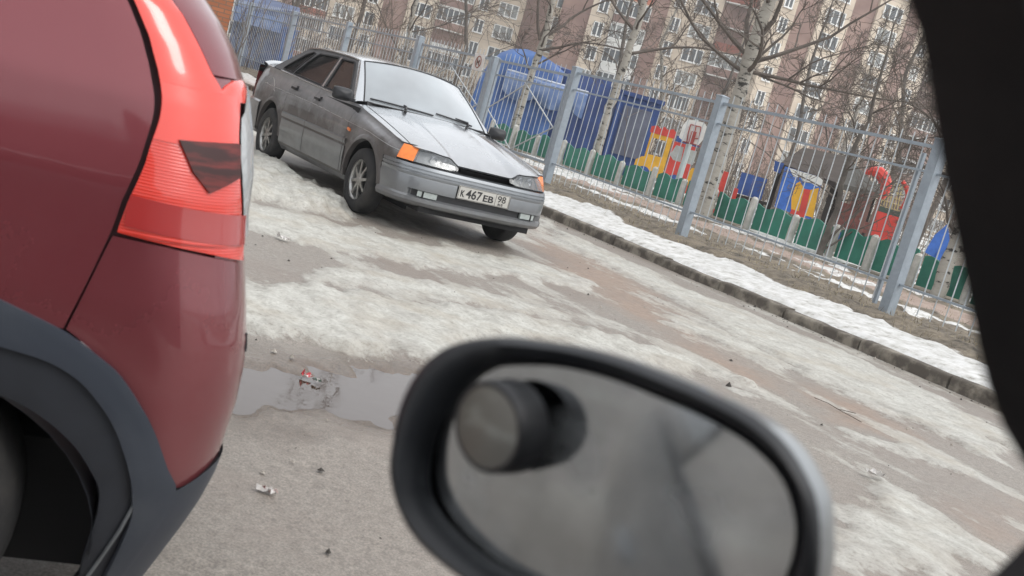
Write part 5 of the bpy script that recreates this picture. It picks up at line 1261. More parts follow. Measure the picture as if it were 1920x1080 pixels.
# ================================================================ OUR OWN CAR: door frame pillar, side mirror, flank (seen in the mirror)
OF = Vector((.8290, .5592, 0)); OL = Vector((-.5592, .8290, 0)); OC = Vector((0, 0, 0))
def OP(f, l, z): return OC + OF * f + OL * l + Vector((0, 0, z))
oc = empty('silver_car', OP(0, -.3, 0), 'silver car in the foreground with its oval side mirror and dark windscreen pillar', 'car')
SILV = paint('silver_paint', (.24, .265, .28), dust_or_light=.12, metal=.35, rough=.32, coat=.5, low=.3)
DK = mat('dark_trim_fabric', (.017, .016, .018), .9, col2=(.030, .026, .027), thr=(.4, .7), scale=16, bump=.3)
edge = [(.10, 1.432), (.16, 1.370), (.200, 1.326), (0.221, 1.303), (0.226, 1.296), (0.234, 1.29), (0.243, 1.28), (0.253, 1.268), (0.264, 1.255), (0.276, 1.242), (0.289, 1.228), (0.301, 1.215), (0.314, 1.202), (0.329, 1.19), (0.348, 1.178), (0.377, 1.168), (.42, 1.160), (.50, 1.155)]
poly = edge + [(.62, 1.16), (.50, 1.24), (.38, 1.36), (.28, 1.46), (.18, 1.50), (.10, 1.50)]
m = MB(); m.prism(poly, lambda u, v, w: OP(u, .20 - w, v), .035); m.tube([OP(u + .010, .186, v + .010) for u, v in edge], .013, 10); m.build('windscreen_pillar', DK, oc, angle=50)
m = MB(); m.prism([(.332, 1.10), (.345, 1.128), (.353, 1.138), (.365, 1.15), (.380, 1.1555), (.42, 1.158), (.60, 1.158), (.60, .98), (.31, .98)], lambda u, v, w: OP(u, .20 - w, v), .03); m.build('window_corner', DK, oc, angle=50)
# door skin, rear door, glass, roof rim: geometry the mirror looks along
def flk(f, z, o=0): return OP(f, float(np.interp(z, [.2, .4, .7, .9, 1.0, 1.4, 1.46], [.28, .33, .35, .335, .30, .15, .08])) + o - .02 * ((f + .6) / 1.5) ** 2, z)
m = MB(); m.grid([[flk(f, z) for z in (.22, .3, .4, .5, .6, .7, .8, .9, .95, .995)] for f in np.linspace(.42, -.42, 14)]); dr = m.build('front_door', SILV, oc)
m = MB(); m.grid([[flk(f, z) for z in (.22, .3, .4, .5, .6, .7, .8, .9, .95, .995)] for f in np.linspace(-.428, -1.20, 14)]); rd_ = m.build('rear_door', SILV, oc)
m = MB(); m.grid([[flk(f, z) for z in (.22, .3, .4, .5, .6, .7, .8, .9, .95, .995)] for f in np.linspace(-1.208, -1.9, 10)]); m.build('rear_quarter', SILV, oc)
m = MB(); m.grid([[flk(f, z) for z in (.34, .5, .7, .9, .995)] for f in np.linspace(.428, 1.6, 10)]); m.build('front_fender', SILV, oc)
m = MB(); m.grid([[flk(f, z, .002) for z in (1.0, 1.1, 1.2, 1.3, 1.39)] for f in (-.46, -.8, -1.15, -1.6)]); m.build('rear_side_window', mat('tinted_glass', (.02, .024, .026), .05, spec=.9), oc)
m = MB(); m.grid([[flk(f, z, .004) for z in (1.0, 1.2, 1.40)] for f in (-.37, -.46)]); m.build('door_pillar', MT['black'], oc)
m = MB(); m.box(OP(-.7, -1.25, .85), OF * 1.5, OL * .03, Vector((0, 0, .60))); m.box(OP(-.2, -.75, .35), OF * 1.3, OL * .5, Vector((0, 0, .06))); m.build('cabin_lining', DK, oc)
m = MB(); m.grid([[flk(f, 1.40), flk(f, 1.46), OP(f, -.3, 1.50), OP(f, -1.1, 1.46)] for f in (.10, -.4, -1.0, -1.7)]); m.build('roof', SILV, oc)
for f_, par in ((-.34, dr),):
    m = MB(); a = flk(f_, .86, .03); m.tube([a - OL * .022 + OF * x - OL * y for x, y in ((-.09, .010), (-.075, .003), (0, .0), (.075, .003), (.09, .010))], .009, 8); m.build('door_handle', SILV, par)
m = MB(); m.tube([flk(f, .997, .006) for f in np.linspace(.30, -1.6, 12)], .008, 6); m.build('window_seal', MT['black'], oc)
# the mirror itself
P0 = Vector((0.0696, 0.5332, 1.0876)); MN = Vector((-0.4649, -0.8744, 0.1392)); MR = Vector((.8829, -.4695, 0)); MU = Vector((.0653, .1229, .9903))
def MP(a, b, o=0): return P0 + MR * a + MU * b + MN * o
RIM_O = [(-0.1151, -0.0474), (-0.1191, -0.0317), (-0.1218, -0.0111), (-0.1181, 0.009), (-0.1079, 0.0248), (-0.0925, 0.0355), (-0.0734, 0.0433), (-0.0537, 0.0481), (-0.0329, 0.052), (-0.0121, 0.0541), (0.0086, 0.0544), (0.0289, 0.0538), (0.0489, 0.0523), (0.0636, 0.0498), (0.0781, 0.0438), (0.0905, 0.0343), (0.0987, 0.0256), (0.1049, 0.0127), (0.1106, -0.0056), (0.1118, -0.0236), (0.1041, -0.0417), (0.0836, -0.0591), (0.0557, -0.0704), (0.0243, -0.0769), (-0.0104, -0.0803), (-0.0383, -0.0826), (-0.058, -0.0807), (-0.0755, -0.0775), (-0.0903, -0.072), (-0.1043, -0.0616)]
RIM_I = [(-0.0998, -0.044), (-0.1027, -0.0281), (-0.1016, -0.0106), (-0.0957, 0.0073), (-0.0862, 0.0199), (-0.0736, 0.0282), (-0.0492, 0.0368), (-0.0286, 0.0409), (-0.0077, 0.0426), (0.0131, 0.0425), (0.0332, 0.0422), (0.0533, 0.0402), (0.0685, 0.0363), (0.082, 0.0295), (0.092, 0.0179), (0.0971, 0.0056), (0.0984, -0.0094), (0.0957, -0.0252), (0.0888, -0.0395), (0.0744, -0.0513), (0.0517, -0.0598), (0.02, -0.0659), (-0.0075, -0.069), (-0.0337, -0.071), (-0.0478, -0.0706), (-0.0651, -0.0672), (-0.0813, -0.0617), (-0.0932, -0.0541)]
def loop_ang(P, n=96):
    c = (-.005, -.014); Q = catmull(P + [P[0]], 8)[:-1]; A_ = sorted((math.atan2(p[1] - c[1], p[0] - c[0]), p) for p in Q); an = [a for a, _ in A_]; an = [an[-1] - 2 * math.pi] + an + [an[0] + 2 * math.pi]; pp = [A_[-1][1]] + [p for _, p in A_] + [A_[0][1]]
    out = []
    for k in range(n + 1):
        t = -math.pi + 2 * math.pi * k / n; out.append((float(np.interp(t, an, [p[0] for p in pp])), float(np.interp(t, an, [p[1] for p in pp]))))
    return out, c
O_, mc = loop_ang(RIM_O); I_, _ = loop_ang(RIM_I)
def ring(L_, s, o): return [MP(mc[0] + (p[0] - mc[0]) * s, mc[1] + (p[1] - mc[1]) * s, o) for p in L_]
def mixl(t): return [(a[0] * (1 - t) + b[0] * t, a[1] * (1 - t) + b[1] * t) for a, b in zip(O_, I_)]
# housing bowl behind, bulging outwards to the right
m = MB(); R = []
for k in range(9):
    t = k / 8; s = math.cos(t * 1.35) ** .75; R.append([MP(mc[0] + (p[0] - mc[0]) * s * (1.02 if k else 1.0) + .004 * math.sin(t * 3), mc[1] + (p[1] - mc[1]) * s + .003 * math.sin(t * 3), .002 - .085 * math.sin(t * 1.57)) for p in O_])
m.grid(R); m.grid([R[-1], [MP(mc[0], mc[1], -.085)] * len(O_)]); hs_ = m.build('side_mirror', SILV, oc, angle=70)
m = MB(); m.tube([MP(.06, -.075, -.04), MP(.10, -.10, -.045), OP(.42, .30, .985)], [.030, .028, .034], 12); m.build('mirror_arm', MT['black'], hs_)
m = MB(); m.grid([ring(O_, 1.0, .001), ring(O_, .992, .006), ring(mixl(.35), 1, .0095), ring(mixl(.75), 1, .006), ring(I_, 1.0, .0), ring(I_, .985, -.009)]); m.build('mirror_rim', mat('rim_rubber', (.016, .018, .022), .45, col2=(.035, .038, .043), thr=(.45, .8), scale=30), hs_, angle=70)
mg, nn, bb = new_mat('dusty_mirror'); setp(bb, Metallic=1.0, Roughness=.035)
tc = nn.nodes.new('ShaderNodeTexCoord'); nz = nn.nodes.new('ShaderNodeTexNoise'); nz.inputs['Scale'].default_value = 28; nz.inputs['Detail'].default_value = 6; nn.links.new(tc.outputs['Object'], nz.inputs['Vector'])
cr = nn.nodes.new('ShaderNodeValToRGB'); nn.links.new(nz.outputs[0], cr.inputs[0]); cr.color_ramp.elements[0].position = .35; cr.color_ramp.elements[0].color = (.34, .355, .365, 1); cr.color_ramp.elements[1].position = .75; cr.color_ramp.elements[1].color = (.47, .49, .505, 1); nn.links.new(cr.outputs[0], bb.inputs['Base Color'])
mr_ = nn.nodes.new('ShaderNodeMapRange'); mr_.inputs[3].default_value = .03; mr_.inputs[4].default_value = .13
nd = nn.nodes.new('ShaderNodeTexNoise'); nd.inputs['Scale'].default_value = 16; nd.inputs['Detail'].default_value = 3; nn.links.new(tc.outputs['Object'], nd.inputs['Vector'])
md_ = nn.nodes.new('ShaderNodeMapRange'); md_.inputs[1].default_value = .54; md_.inputs[2].default_value = .74; md_.inputs[3].default_value = 1.0; md_.inputs[4].default_value = .45; nn.links.new(nd.outputs[0], md_.inputs[0]); nn.links.new(md_.outputs[0], bb.inputs['Metallic']); nn.links.new(nz.outputs[0], mr_.inputs[0]); nn.links.new(mr_.outputs[0], bb.inputs['Roughness'])
m = MB(); m.grid([[p + MN * (.06 * (p - P0).dot(MR) + .09 * ((p - P0).dot(MU) + .014)) for p in ring(I_, s, -.0035 + .0012 * (1 - s * s))] for s in (.99, .8, .6, .4, .2, .01)]); m.build('mirror_glass', mg, hs_, angle=80)
# round blind-spot mirror on a tilted black pod
sc_ = MP(-.0575, -.0010, .026); sx = (MN * 1.0 + MR * -.22 + MU * -.22).normalized(); base = MP(-.0550, .0015, .002)
m = MB(); R = []
aa = sx.orthogonal().normalized(); ab = sx.cross(aa)
for t, r_ in ((0, .0238), (.15, .0242), (.6, .0238), (.93, .0232), (1.0, .0226), (1.015, .0212), (1.0, .0204)):
    c = base.lerp(sc_, t); R.append([c + (aa * math.cos(k * math.pi / 24) + ab * math.sin(k * math.pi / 24)) * r_ for k in range(49)])
m.grid(R); m.build('blind_spot_mirror', MT['black'], hs_, angle=50)
m = MB(); m.grid([[base.lerp(sc_, 1.0) + sx * (.0014 * (1 - s * s)) + (aa * math.cos(k * math.pi / 24) + ab * math.sin(k * math.pi / 24)) * .0204 * s for k in range(49)] for s in (1, .8, .6, .4, .2, .01)]); m.build('blind_spot_glass', mat('dim_mirror', (.26, .27, .27), .10, metal=1, var=.1), hs_, angle=80)
# ================================================================ PLAYGROUND THINGS BEYOND THE FENCE
def frame(P):
    d = Vector((P.x, P.y, 0)).normalized(); return Vector((d.y, -d.x, 0)), d
BLUE = mat('blue_tarpaulin', (.045, .11, .31), .45, col2=(.08, .18, .45), thr=(.4, .65), scale=1.2, bump=.5)
BLD = mat('deep_blue_sheet', (.022, .05, .17), .5, col2=(.035, .08, .26), thr=(.4, .7), scale=1.5, bump=.4)
BLL = mat('faded_blue_sheet', (.13, .21, .42), .35, col2=(.30, .38, .55), thr=(.45, .75), scale=2.5, bump=.6)
GRP = mat('grey_blue_panel', (.13, .145, .20), .6, var=.15, scale=3)
# tarpaulin-covered shelter: round-topped bulge left, flat-roofed bay right with a sagging pale awning
O1 = gpx(985, 250, 32.5, .2); rx, dx = frame(O1)
def BX(a, z, d=0): return O1 + rx * a + dx * d + Vector((0, 0, z - .2))
sh = empty('tarpaulin_shelter', O1, 'shelter wrapped in dark blue tarpaulin with a bulging round top behind the gate', 'shelter')
def wob(a, z): return .10 * mnoise.noise(Vector((a * 2.2, z * 1.1, 3))) + .05 * mnoise.noise(Vector((a * 6, z * 2, 9)))
m = MB(); P = []
tops = [(-1.75, 1.0), (-1.70, 1.75), (-1.55, 2.25), (-1.3, 2.65), (-1.0, 2.85), (-.6, 2.95), (-.2, 2.92), (.2, 2.80), (.6, 2.62)]
for i in range(37):
    a = -1.75 + 2.35 * i / 36; zt_ = float(np.interp(a, [t[0] for t in tops], [t[1] for t in tops]))
    P.append([BX(a, .1 + (zt_ - .1) * k / 14, wob(a, k * .2) - .55 * math.sqrt(max(0, 1 - ((k / 14) ** 4)))) for k in range(15)] + [BX(a * .98, zt_ * .93, 1.1), BX(a, .2, 1.6)])
m.grid(P); m.build('bulging_cover', BLUE, sh, angle=60)
m = MB(); P = []
for i in range(25):
    a = .0 + 2.0 * i / 24; P.append([BX(a, .1 + 2.35 * k / 10, .1 + wob(a * 1.4, k * .3)) for k in range(11)] + [BX(a, 2.72, .2), BX(a, 2.82 - .10 * a, .55), BX(a, 2.80 - .1 * a, 1.6)])
m.grid(P); m.build('front_sheet', BLD, sh, angle=60)
m = MB(); P = []
for i in range(33):
    a = -.95 + 2.35 * i / 32; sag = .20 * abs(math.sin((a + .95) * math.pi / .95)); top = 2.22 - .11 * (a + .9) * 0 
    P.append([BX(a, 2.22, -.50), BX(a, 2.14, -.80), BX(a, 1.9 - sag * .4, -.86), BX(a, 1.68 - sag, -.80 + .03 * math.sin(a * 9)), BX(a, 1.66 - sag, -.74)])
m.grid(P); m.build('awning', BLL, sh, angle=60)
m = MB(); m.tube([BX(-.95 + 2.35 * i / 10, 2.235, -.52 + .03 * math.sin(i)) for i in range(11)], .035, 6); m.build('awning_glare_edge', mat('painted_glare', (.60, .64, .70), .3, var=.2), sh)  # white glare along the awning's top edge, put in as a pale tube
# blue cabin with grey panels
O2 = gpx(1135, 300, 33.5, .2); rx2, dx2 = frame(O2)
def CX(a, z, d=0): return O2 + rx2 * a + dx2 * d + Vector((0, 0, z - .2))
cb = empty('blue_cabin', O2, 'blue cabin with two large grey panels to the left of the toy train', 'shelter')
m = MB(); m.box(CX(0, 1.35, .9), rx2 * 1.15, dx2 * .9, Vector((0, 0, 1.15))); m.build('wall', mat('blue_wall', (.03, .075, .24), .6, var=.15), cb)
for a, w in ((-.62, .45), (.52, .42)):
    m = MB(); m.box(CX(a, 1.50, -.02), rx2 * w, dx2 * .02, Vector((0, 0, .72))); m.build('panel', GRP, cb)
m = MB(); m.box(CX(.0, 2.56, .9), rx2 * 1.22, dx2 * 1.0, Vector((0, 0, .06))); m.build('roof', BLD, cb)
m = MB(); m.box(CX(-.06, 1.38, -.03), rx2 * .055, dx2 * .03, Vector((0, 0, 1.13))); m.build('corner_post', mat('blue_post', (.05, .11, .33), .5), cb)
# second blue sheet shelter far left
O3 = gpx(485, 110, 37, .2); rx3, dx3 = frame(O3)
s3 = empty('tarpaulin_shelter', O3, 'faded blue tarpaulin shelter behind the fence at the far left', 'shelter')
m = MB(); P = []
for i in range(21):
    a = -1.0 + 1.9 * i / 20; P.append([O3 + rx3 * a + dx3 * (.15 * mnoise.noise(Vector((a * 3, k * .5, 1)))) + Vector((0, 0, (1.95 + .15 * math.sin(a * 2)) * k / 8)) for k in range(9)] + [O3 + rx3 * a + dx3 * 1.2 + Vector((0, 0, 2.3))])
m.grid(P); m.build('cover', mat('faded_navy_sheet', (.06, .09, .19), .5, col2=(.16, .21, .33), thr=(.4, .7), scale=2), s3)
m = MB(); m.box(O3 + rx3 * -.3 + Vector((0, 0, 1.55)) - dx3 * .2, rx3 * .75, dx3 * .05, Vector((0, 0, .22))); m.build('pale_flap', BLL, s3)
O4 = gpx(530, 110, 36, .2); rx4, dx4 = frame(O4)
m = MB(); m.box(O4 + Vector((0, 0, .75)) + rx4 * .05, rx4 * .22, dx4 * .2, Vector((0, 0, .75))); m.box(O4 + Vector((0, 0, 1.52)) + rx4 * .05, rx4 * .26, dx4 * .24, Vector((0, 0, .03))); o = m.build('blue_box', BLUE); tag(o, 'narrow deep blue playground box standing left of the grey car roof', 'play box')
# toy train: flat painted boards on posts
O5 = gpx(1235, 350, 30.5, .2); rx5, dx5 = frame(O5); tr_ = empty('toy_train', O5, 'flat wooden toy train board, yellow cab and red wagon', 'play panel')
def TX(a, z, d=0): return O5 + rx5 * a + dx5 * d + Vector((0, 0, z - .2))
YEL = mat('yellow_paint', (.74, .40, .03), .55, var=.15, scale=4); REDP = mat('red_paint', (.62, .06, .045), .55, var=.15, scale=4); BLP = mat('blue_paint', (.035, .09, .30), .55, var=.2, scale=4)
fr5 = lambda d0: (lambda u, v, w: TX(u, v, d0 + w))
def board(poly, m_, d0, name, par=None, holes=(), fr=None): 
    q = MB(); q.prism(poly, (fr or fr5)(d0), .03, holes=holes); return q.build(name, m_, par or tr_)
board([(-.80, .50), (-.80, .82), (-.66, .95), (-.60, .96), (-.60, 1.62), (-.0, 1.62), (-.0, .50)], YEL, 0, 'cab', holes=[[(-.52, 1.05), (-.13, 1.05), (-.13, 1.50), (-.52, 1.50)]])
board([(-.64, 1.62), (-.64, 1.78), (-.50, 1.84), (-.40, 1.78), (-.30, 1.86), (-.20, 1.80), (-.05, 1.86), (.06, 1.78), (.06, 1.60), (.03, 1.55), (.03, 1.62)], REDP, -.01, 'cab_roof')
board([(.03, .66), (.03, 1.56), (.66, 1.56), (.66, .66)], REDP, 0, 'wagon')
board([(.08, 1.57), (.08, 1.72), (.72, 1.72), (.72, 1.57)], BLP, -.01, 'wagon_roof')
board([(.70, .42), (.58, .60), (.70, 1.0), (.96, 1.08), (1.02, .6), (.95, .42)], YEL, .01, 'tail_board')
board([(1.12, .55), (1.12, 1.20), (1.34, 1.26), (1.44, .9), (1.30, .55)], YEL, .01, 'end_board')
for a in (-.52, .34):
    board([(a + .19 * math.cos(t), .52 + .19 * math.sin(t)) for t in [k * math.pi / 10 for k in range(20)]], BLP, -.03, 'wheel')
board([(.78 + .12 * math.cos(t), .42 + .12 * math.sin(t)) for t in [k * math.pi / 10 for k in range(20)]], REDP, -.03, 'buffer')
q = MB()
for a in (-.3, .4, .9): q.tube([TX(a, .15, .06), TX(a, .9, .06)], .04, 6)
q.build('leg', GF2, tr_)
# basketball board on a pale post with a pale skirt board
O6 = gpx(1258, 380, 24.6, .2); rx6, dx6 = frame(O6); bb_ = empty('basketball_stand', O6, 'white eight-sided basketball board with red square on a pale post', 'basketball stand')
def HX(a, z, d=0): return O6 + rx6 * a + dx6 * d + Vector((0, 0, z - .2))
def zz6(x, y):
    P = gpx(x, y, math.hypot(O6.x, O6.y)); v = P - O6; return (v.dot(rx6), P.z)
oct_ = [zz6(*p) for p in ((1290, 224), (1318, 230), (1325, 238), (1318, 262), (1310, 272), (1288, 270), (1273, 258), (1280, 236))]
q = MB(); q.prism(oct_, lambda u, v, w: HX(u, v, -.25 + w), .04); q.build('backboard', MT['white'], bb_)
q = MB()
def ln(a, b): 
    A_, B_ = zz6(*a), zz6(*b); q.tube([HX(A_[0], A_[1], -.275), HX(B_[0], B_[1], -.275)], .014, 4, smooth=False)
for a, b in (((1295, 234), (1314, 239)), ((1314, 239), (1310, 261)), ((1310, 261), (1299, 259)), ((1295, 234), (1290, 251)), ((1305, 237), (1300, 259)), ((1290, 251), (1287, 270))): ln(a, b)
q.build('target_square', mat('dull_red', (.34, .06, .05), .6), bb_)
q = MB(); hc = HX(*zz6(1296, 270), -.45); q.tube([hc + (rx6 * math.cos(k * math.pi / 8) + dx6 * math.sin(k * math.pi / 8)) * .19 for k in range(17)], .015, 5, cap=False); q.build('hoop', mat('dark_red_metal', (.20, .03, .03), .5), bb_)
c6 = zz6(1298, 259); q = MB(); q.box(HX(c6[0], c6[1], -.29), rx6 * .055, dx6 * .04, Vector((0, 0, .14))); q.build('bracket', bpy.data.materials['dull_red'], bb_)
q = MB(); q.tube([HX(0, .1, 0), HX(.02, 1.2, 0), HX(.0, 2.05, 0)], [.07, .065, .06], 8); q.tube([HX(.0, 1.95, 0), HX(.02, 2.05, -.2)], .04, 6); q.build('post', mat('pale_blue_post', (.48, .54, .54), .6, var=.1), bb_)
sk = [zz6(*p) for p in ((1268, 272), (1282, 276), (1276, 304), (1262, 300), (1256, 290))]; sk2 = [zz6(*p) for p in ((1292, 280), (1307, 284), (1299, 310), (1286, 306))]
q = MB(); q.prism(sk, lambda u, v, w: HX(u, v, .1 + w), .03); q.prism(sk2, lambda u, v, w: HX(u, v, .1 + w), .03); q.build('side_board', mat('grimy_white_board', (.50, .51, .49), .6, var=.2), bb_)
# brown-roofed gazebo with mural
D7 = 27.5; O7 = gpx(1545, 420, D7, .2); rx7, dx7 = frame(O7); gz = empty('gazebo', O7, 'open gazebo with a big brown-grey hipped roof and dark posts', 'gazebo')
def zz7(x, y, D=D7): P = gpx(x, y, D); return P
RFM = mat('gazebo_roof', (.06, .046, .038), .85, var=.2, scale=2, sc3=(1, 1, 5)); RF2 = mat('gazebo_roof_grey', (.055, .052, .045), .85, var=.2, scale=2)
A1 = zz7(1463, 306, 27.0); A2 = zz7(1568, 342, 24.6); A3 = zz7(1658, 364, 26.2); Rg1 = zz7(1506, 276, 28.8); Rg2 = zz7(1590, 294, 27.8); Bk = zz7(1560, 316, 32); Bk2 = zz7(1500, 300, 31)
q = MB(); q.add([A1, A2, Rg2, Rg1, A1 - Vector((0, 0, .10)), A2 - Vector((0, 0, .10))], [(0, 1, 2, 3), (0, 4, 5, 1)]); q.add([Rg1, Rg2, Bk, Bk2], [(0, 1, 2, 3)]); q.build('roof', RFM, gz)
q = MB(); q.add([A2 + rx7 * .004, A3, Rg2 + Vector((0, 0, .004)), A2 - Vector((0, 0, .12)), A3 - Vector((0, 0, .12)), Bk], [(0, 1, 2), (0, 3, 4, 1), (1, 5, 2)]); q.build('roof_side', RF2, gz)
PB = mat('dark_post', (.035, .028, .024), .8)
for (x, y, D) in ((1466, 308, 27.2), (1566, 342, 24.9), (1582, 330, 27.4), (1640, 362, 26.4)):
    t_ = zz7(x, y, D); q = MB(); q.box(Vector((t_.x, t_.y, (t_.z + .2) / 2)), rx7 * .055, dx7 * .055, Vector((0, 0, (t_.z - .2) / 2 - .02))); q.build('post', PB, gz)
# mural board: blue, cloud-white top, yellow and red stripes
O8 = gpx(1500, 400, 24.4, .2); rx8, dx8 = frame(O8); mu = empty('mural_board', O8, 'painted board with blue sky, white cloud and yellow and red stripes under the gazebo', 'play panel')
DM = math.hypot(O8.x, O8.y)
def z8(x, y): P = gpx(x, y, DM); v = P - O8; return (v.dot(rx8), P.z)
f8 = lambda d0: (lambda u, v, w: O8 + rx8 * u + dx8 * (d0 + w) + Vector((0, 0, v - .2)))
SKB = mat('sky_blue_paint', (.05, .16, .55), .55, var=.2)
board([z8(*p) for p in ((1472, 312), (1544, 334), (1520, 412), (1452, 388))], SKB, 0, 'base_board', mu, fr=f8)
board([z8(*p) for p in ((1480, 315), (1544, 334), (1541, 346), (1532, 350), (1522, 344), (1508, 342), (1500, 332), (1488, 332))], MT['white'], -.006, 'cloud', mu, fr=f8)
board([z8(*p) for p in ((1493, 344), (1500, 340), (1508, 354), (1496, 402), (1483, 400), (1484, 370))], YEL, -.012, 'yellow_stripe', mu, fr=f8)
board([z8(*p) for p in ((1508, 354), (1520, 356), (1508, 404), (1497, 402))], REDP, -.012, 'red_stripe', mu, fr=f8)
board([z8(*p) for p in ((1520, 356), (1536, 352), (1524, 408), (1509, 404))], YEL, -.012, 'yellow_stripe', mu, fr=f8)
board([z8(*p) for p in ((1484, 392), (1510, 400), (1507, 408), (1481, 400))], REDP, -.016, 'red_base', mu, fr=f8)
board([z8(*p) for p in ((1452, 300), (1470, 306), (1462, 325), (1450, 320))], BLP, .3, 'corner_flag', mu, fr=f8)
# climbing frame with red arches
O9 = gpx(1650, 440, 23.4, .2); rx9, dx9 = frame(O9); D9 = math.hypot(O9.x, O9.y); cf_ = empty('climbing_frame', O9, 'climbing frame with red arches, red wall and yellow skirt near the last tall post', 'climbing frame')
def z9(x, y, D=D9): return gpx(x, y, D)
def z9l(x, y): P = gpx(x, y, D9); v = P - O9; return (v.dot(rx9), P.z)
f9 = lambda d0: (lambda u, v, w: O9 + rx9 * u + dx9 * (d0 + w) + Vector((0, 0, v - .2)))
board([z9l(*p) for p in ((1645, 395), (1686, 408), (1672, 458), (1632, 444))], REDP, 0, 'red_wall', cf_, fr=f9)
board([z9l(*p) for p in ((1650, 386), (1688, 398), (1686, 408), (1646, 396))], mat('dull_green', (.07, .10, .08), .7), .02, 'green_band', cf_, fr=f9)
board([z9l(*p) for p in ((1624, 446), (1668, 460), (1662, 478), (1650, 468), (1640, 462), (1618, 458))], YEL, -.04, 'yellow_skirt', cf_, fr=f9)
board([z9l(*p) for p in ((1548, 424), (1578, 436), (1574, 450), (1546, 440))], BLP, -.04, 'blue_step', cf_, fr=f9)
board([z9l(*p) for p in ((1588, 440), (1618, 448), (1612, 462), (1586, 454))], mat('light_blue_paint', (.06, .16, .42), .6), -.04, 'blue_skirt', cf_, fr=f9)
q = MB(); q.tube([z9(*p) for p in ((1622, 324), (1634, 320), (1648, 323), (1658, 334), (1661, 348), (1658, 362), (1652, 372))], [.04, .09, .12, .13, .12, .09, .05], 8); q.build('red_arch', REDP, cf_)
q = MB(); q.tube([z9(*p, 24.2) for p in ((1692, 340), (1700, 352), (1702, 366), (1698, 380), (1690, 392))], .045, 8); q.build('thin_arch', REDP, cf_)
q = MB()
for k in range(7): q.tube([z9(1662 + k * 5, 335 + k * 2, 24), z9(1650 + k * 5, 392 + k * 2, 24)], .010, 4)
for k in range(5): q.tube([z9(1660 - k * 2, 345 + k * 10, 24), z9(1696 - k * 2, 356 + k * 10, 24)], .010, 4)
q.build('climbing_net', mat('straw_rope', (.55, .45, .22), .8), cf_)
q = MB()
for x in (1600, 1618): q.box(gpx(x, 470, 25, .2) + Vector((0, 0, .7)), rx9 * .05, dx9 * .05, Vector((0, 0, .7)))
q.build('leg', mat('worn_wood', (.22, .12, .10), .8), cf_)
q = MB(); 
for (x, y, w, h) in ((1590, 400, .25, .2), (1612, 385, .2, .25), (1600, 420, .35, .12)): q.box(gpx(x, y, 25.5), rx9 * w, dx9 * .03, Vector((0, 0, h)))
q.build('rail_board', mat('worn_red_board', (.26, .10, .085), .8, var=.3), cf_)
# two blue blocks on a low bench
O10 = gpx(1400, 375, 26, .2)
bx = empty('play_bench', gpx(1408, 380, 26, .2), 'pair of blue blocks on a low bench behind the green fence', 'bench')
rxa, dxa = frame(O10)
for x, y in ((1397, 345), (1421, 352)): 
    q = MB(); c = gpx(x, y, 26); q.box(c, rxa * .145, dxa * .12, Vector((0, 0, .24))); q.build('blue_block', BLP, bx)
q = MB(); c = gpx(1406, 373, 26); q.box(c, rxa * .42, dxa * .2, Vector((0, 0, .03))); q.box(c - rxa * .3 - Vector((0, 0, .3)), rxa * .03, dxa * .15, Vector((0, 0, .27))); q.box(c + rxa * .3 - Vector((0, 0, .3)), rxa * .03, dxa * .15, Vector((0, 0, .27))); q.build('bench_top', PB, bx)
o = None
q = MB(); c = gpx(1354, 345, 25); q.box(c, rxa * .09, dxa * .03, Vector((0, 0, .28))); q.box(gpx(1376, 368, 25), rxa * .05, dxa * .03, Vector((0, 0, .18)));q.box(gpx(1365, 385, 25) - Vector((0, 0, .2)), rxa * .3, dxa * .02, Vector((0, 0, .04))); q.box(gpx(1352, 372, 25) - Vector((0, 0, .3)), rxa * .03, dxa * .02, Vector((0, 0, .5))); o = q.build('red_play_board', REDP); tag(o, 'small red play boards just right of the thick pale birch', 'play panel')
q = MB(); c = gpx(1765, 455, 22); q.prism([(-.22, -.25), (.2, -.35), (.12, .1), (.0, .35), (-.15, .1)], lambda u, v, w: c + rxa * u + dxa * w + Vector((0, 0, v)), .04); q.tube([c - Vector((0, 0, .2)), Vector((c.x, c.y, .2))], .03, 6); o = q.build('blue_play_board', SKB); tag(o, 'small bright blue play board by the dark window pillar', 'play panel')

# ================================================================ SMALL THINGS ON THE ROAD
WP = mat('white_wrapper', (.62, .60, .58), .5, var=.2); RW = mat('red_wrapper', (.45, .05, .06), .4)
def crumple(c, s, seed, mats, name, label, cat, flat=.35):
    rd = random.Random(seed); q = MB(); n = 6; P = []
    for i in range(n + 1):
        P.append([c + Vector(((i / n - .5) * s * 2 + rd.gauss(0, s * .12), (j / n - .5) * s + rd.gauss(0, s * .12), abs(rd.gauss(0, s * flat)) + .004)) for j in range(n + 1)])
    q.grid(P, smooth=False); 
    for k in range(len(q.m)): q.m[k] = rd.randrange(len(mats)) if rd.random() < .6 else q.m[k]
    o = q.build(name, mats, fix=False); tag(o, label, cat); return o
crumple(Vector((-.70, 4.37, -.008)), .022, 2, [RW, WP], 'sweet_wrapper', 'crumpled red and white wrapper lying at the edge of the puddle', 'litter')
o = crumple(Vector((-.65, 4.34, -.008)), .018, 3, [mat('green_wrapper', (.03, .06, .04), .4), WP], 'green_wrapper', 'dark green scrap beside the red wrapper at the puddle', 'litter')
crumple(Vector((-.52, 3.07, .0)), .026, 5, [WP, mat('pinkish_scrap', (.5, .36, .34), .6)], 'paper_scrap', 'small pinkish white paper scrap on the bare asphalt', 'litter')
crumple(Vector((-1.55, 7.31, .01)), .045, 8, [WP, WP], 'paper_scrap', 'torn white paper lying on the ice beside the red car', 'litter')
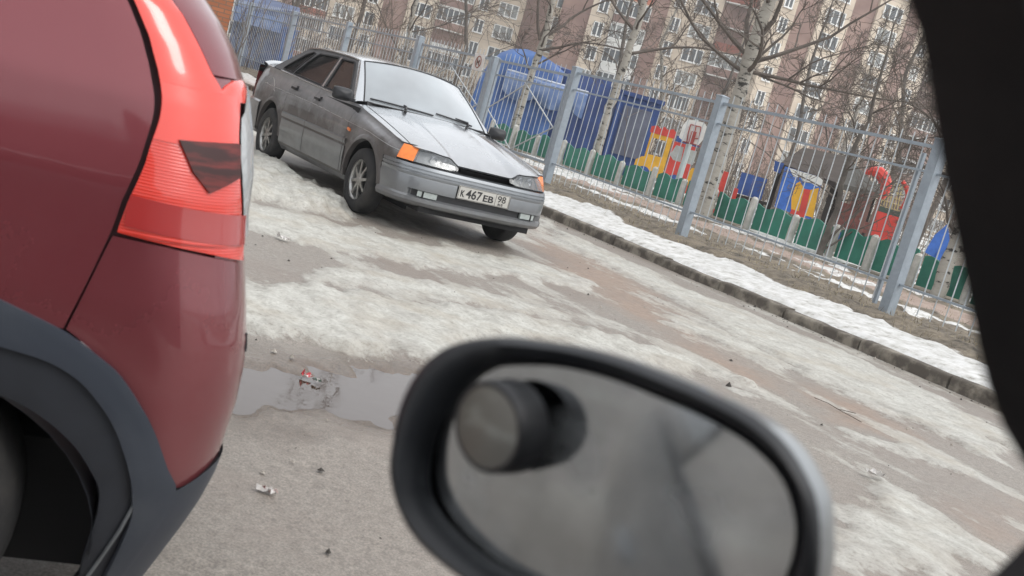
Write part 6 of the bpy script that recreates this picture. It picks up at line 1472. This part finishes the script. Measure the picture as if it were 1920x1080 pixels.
crumple(Vector((1.94, 5.30, .02)), .04, 9, [WP, WP], 'paper_scrap', 'white scrap on the icy patch to the right of the side mirror', 'litter')
q = MB(); rd = random.Random(4)
q.tube([Vector((2.03, 6.98, .012)), Vector((2.10, 6.90, .016)), Vector((2.14, 6.82, .012)), Vector((2.20, 6.68, .014)), Vector((2.24, 6.62, .01))], .0028, 4); q.tube([Vector((2.14, 6.82, .012)), Vector((2.26, 6.83, .014))], .003, 4); o = q.build('twig', TWG); tag(o, 'long thin dark twig lying on the brown asphalt', 'twig')
st = MB(); rd = random.Random(14)
for k in range(420):
    if rd.random() < .6: s_, n_ = rd.uniform(1.5, 9), rd.uniform(.8, 7.8)
    else: s_, n_ = rd.uniform(3, 14), 8.0 - abs(rd.gauss(0, .12))
    c = W3(s_, n_, .004); r_ = abs(rd.gauss(0, .006)) + .003; a = rd.random() * 6
    vs = [c + Vector((r_ * math.cos(a + j * 1.3) * rd.uniform(.6, 1.2), r_ * math.sin(a + j * 1.3) * rd.uniform(.6, 1.2), 0)) for j in range(5)] + [c + Vector((0, 0, r_ * rd.uniform(.6, 1.3)))]
    st.add(vs, [(j, (j + 1) % 5, 5) for j in range(5)], rd.choice((0, 0, 1)))
o = st.build('grit', [mat('dark_stone', (.05, .045, .04), .9), mat('pale_stone', (.35, .32, .28), .9)], fix=False); tag(o, 'scattered grit and crumbs of ice on the road', 'grit', kind='stuff')
# ================================================================ THIN DAMP HAZE OVER THE WHOLE YARD
def haze():
    m = bpy.data.materials.new('damp_air'); m.use_nodes = True; n = m.node_tree; n.nodes.clear()
    o = n.nodes.new('ShaderNodeOutputMaterial'); v = n.nodes.new('ShaderNodeVolumePrincipled')
    v.inputs['Color'].default_value = (.90, .92, .94, 1); v.inputs['Density'].default_value = .0014; v.inputs['Anisotropy'].default_value = .2
    n.links.new(v.outputs[0], o.inputs['Volume'])
    q = MB(); q.box((0, 0, 23.5), (460, 0, 0), (0, 460, 0), (0, 0, 24.8)); h = q.build('haze', m); tag(h, 'thin damp haze in the air', 'haze', kind='stuff')
haze()
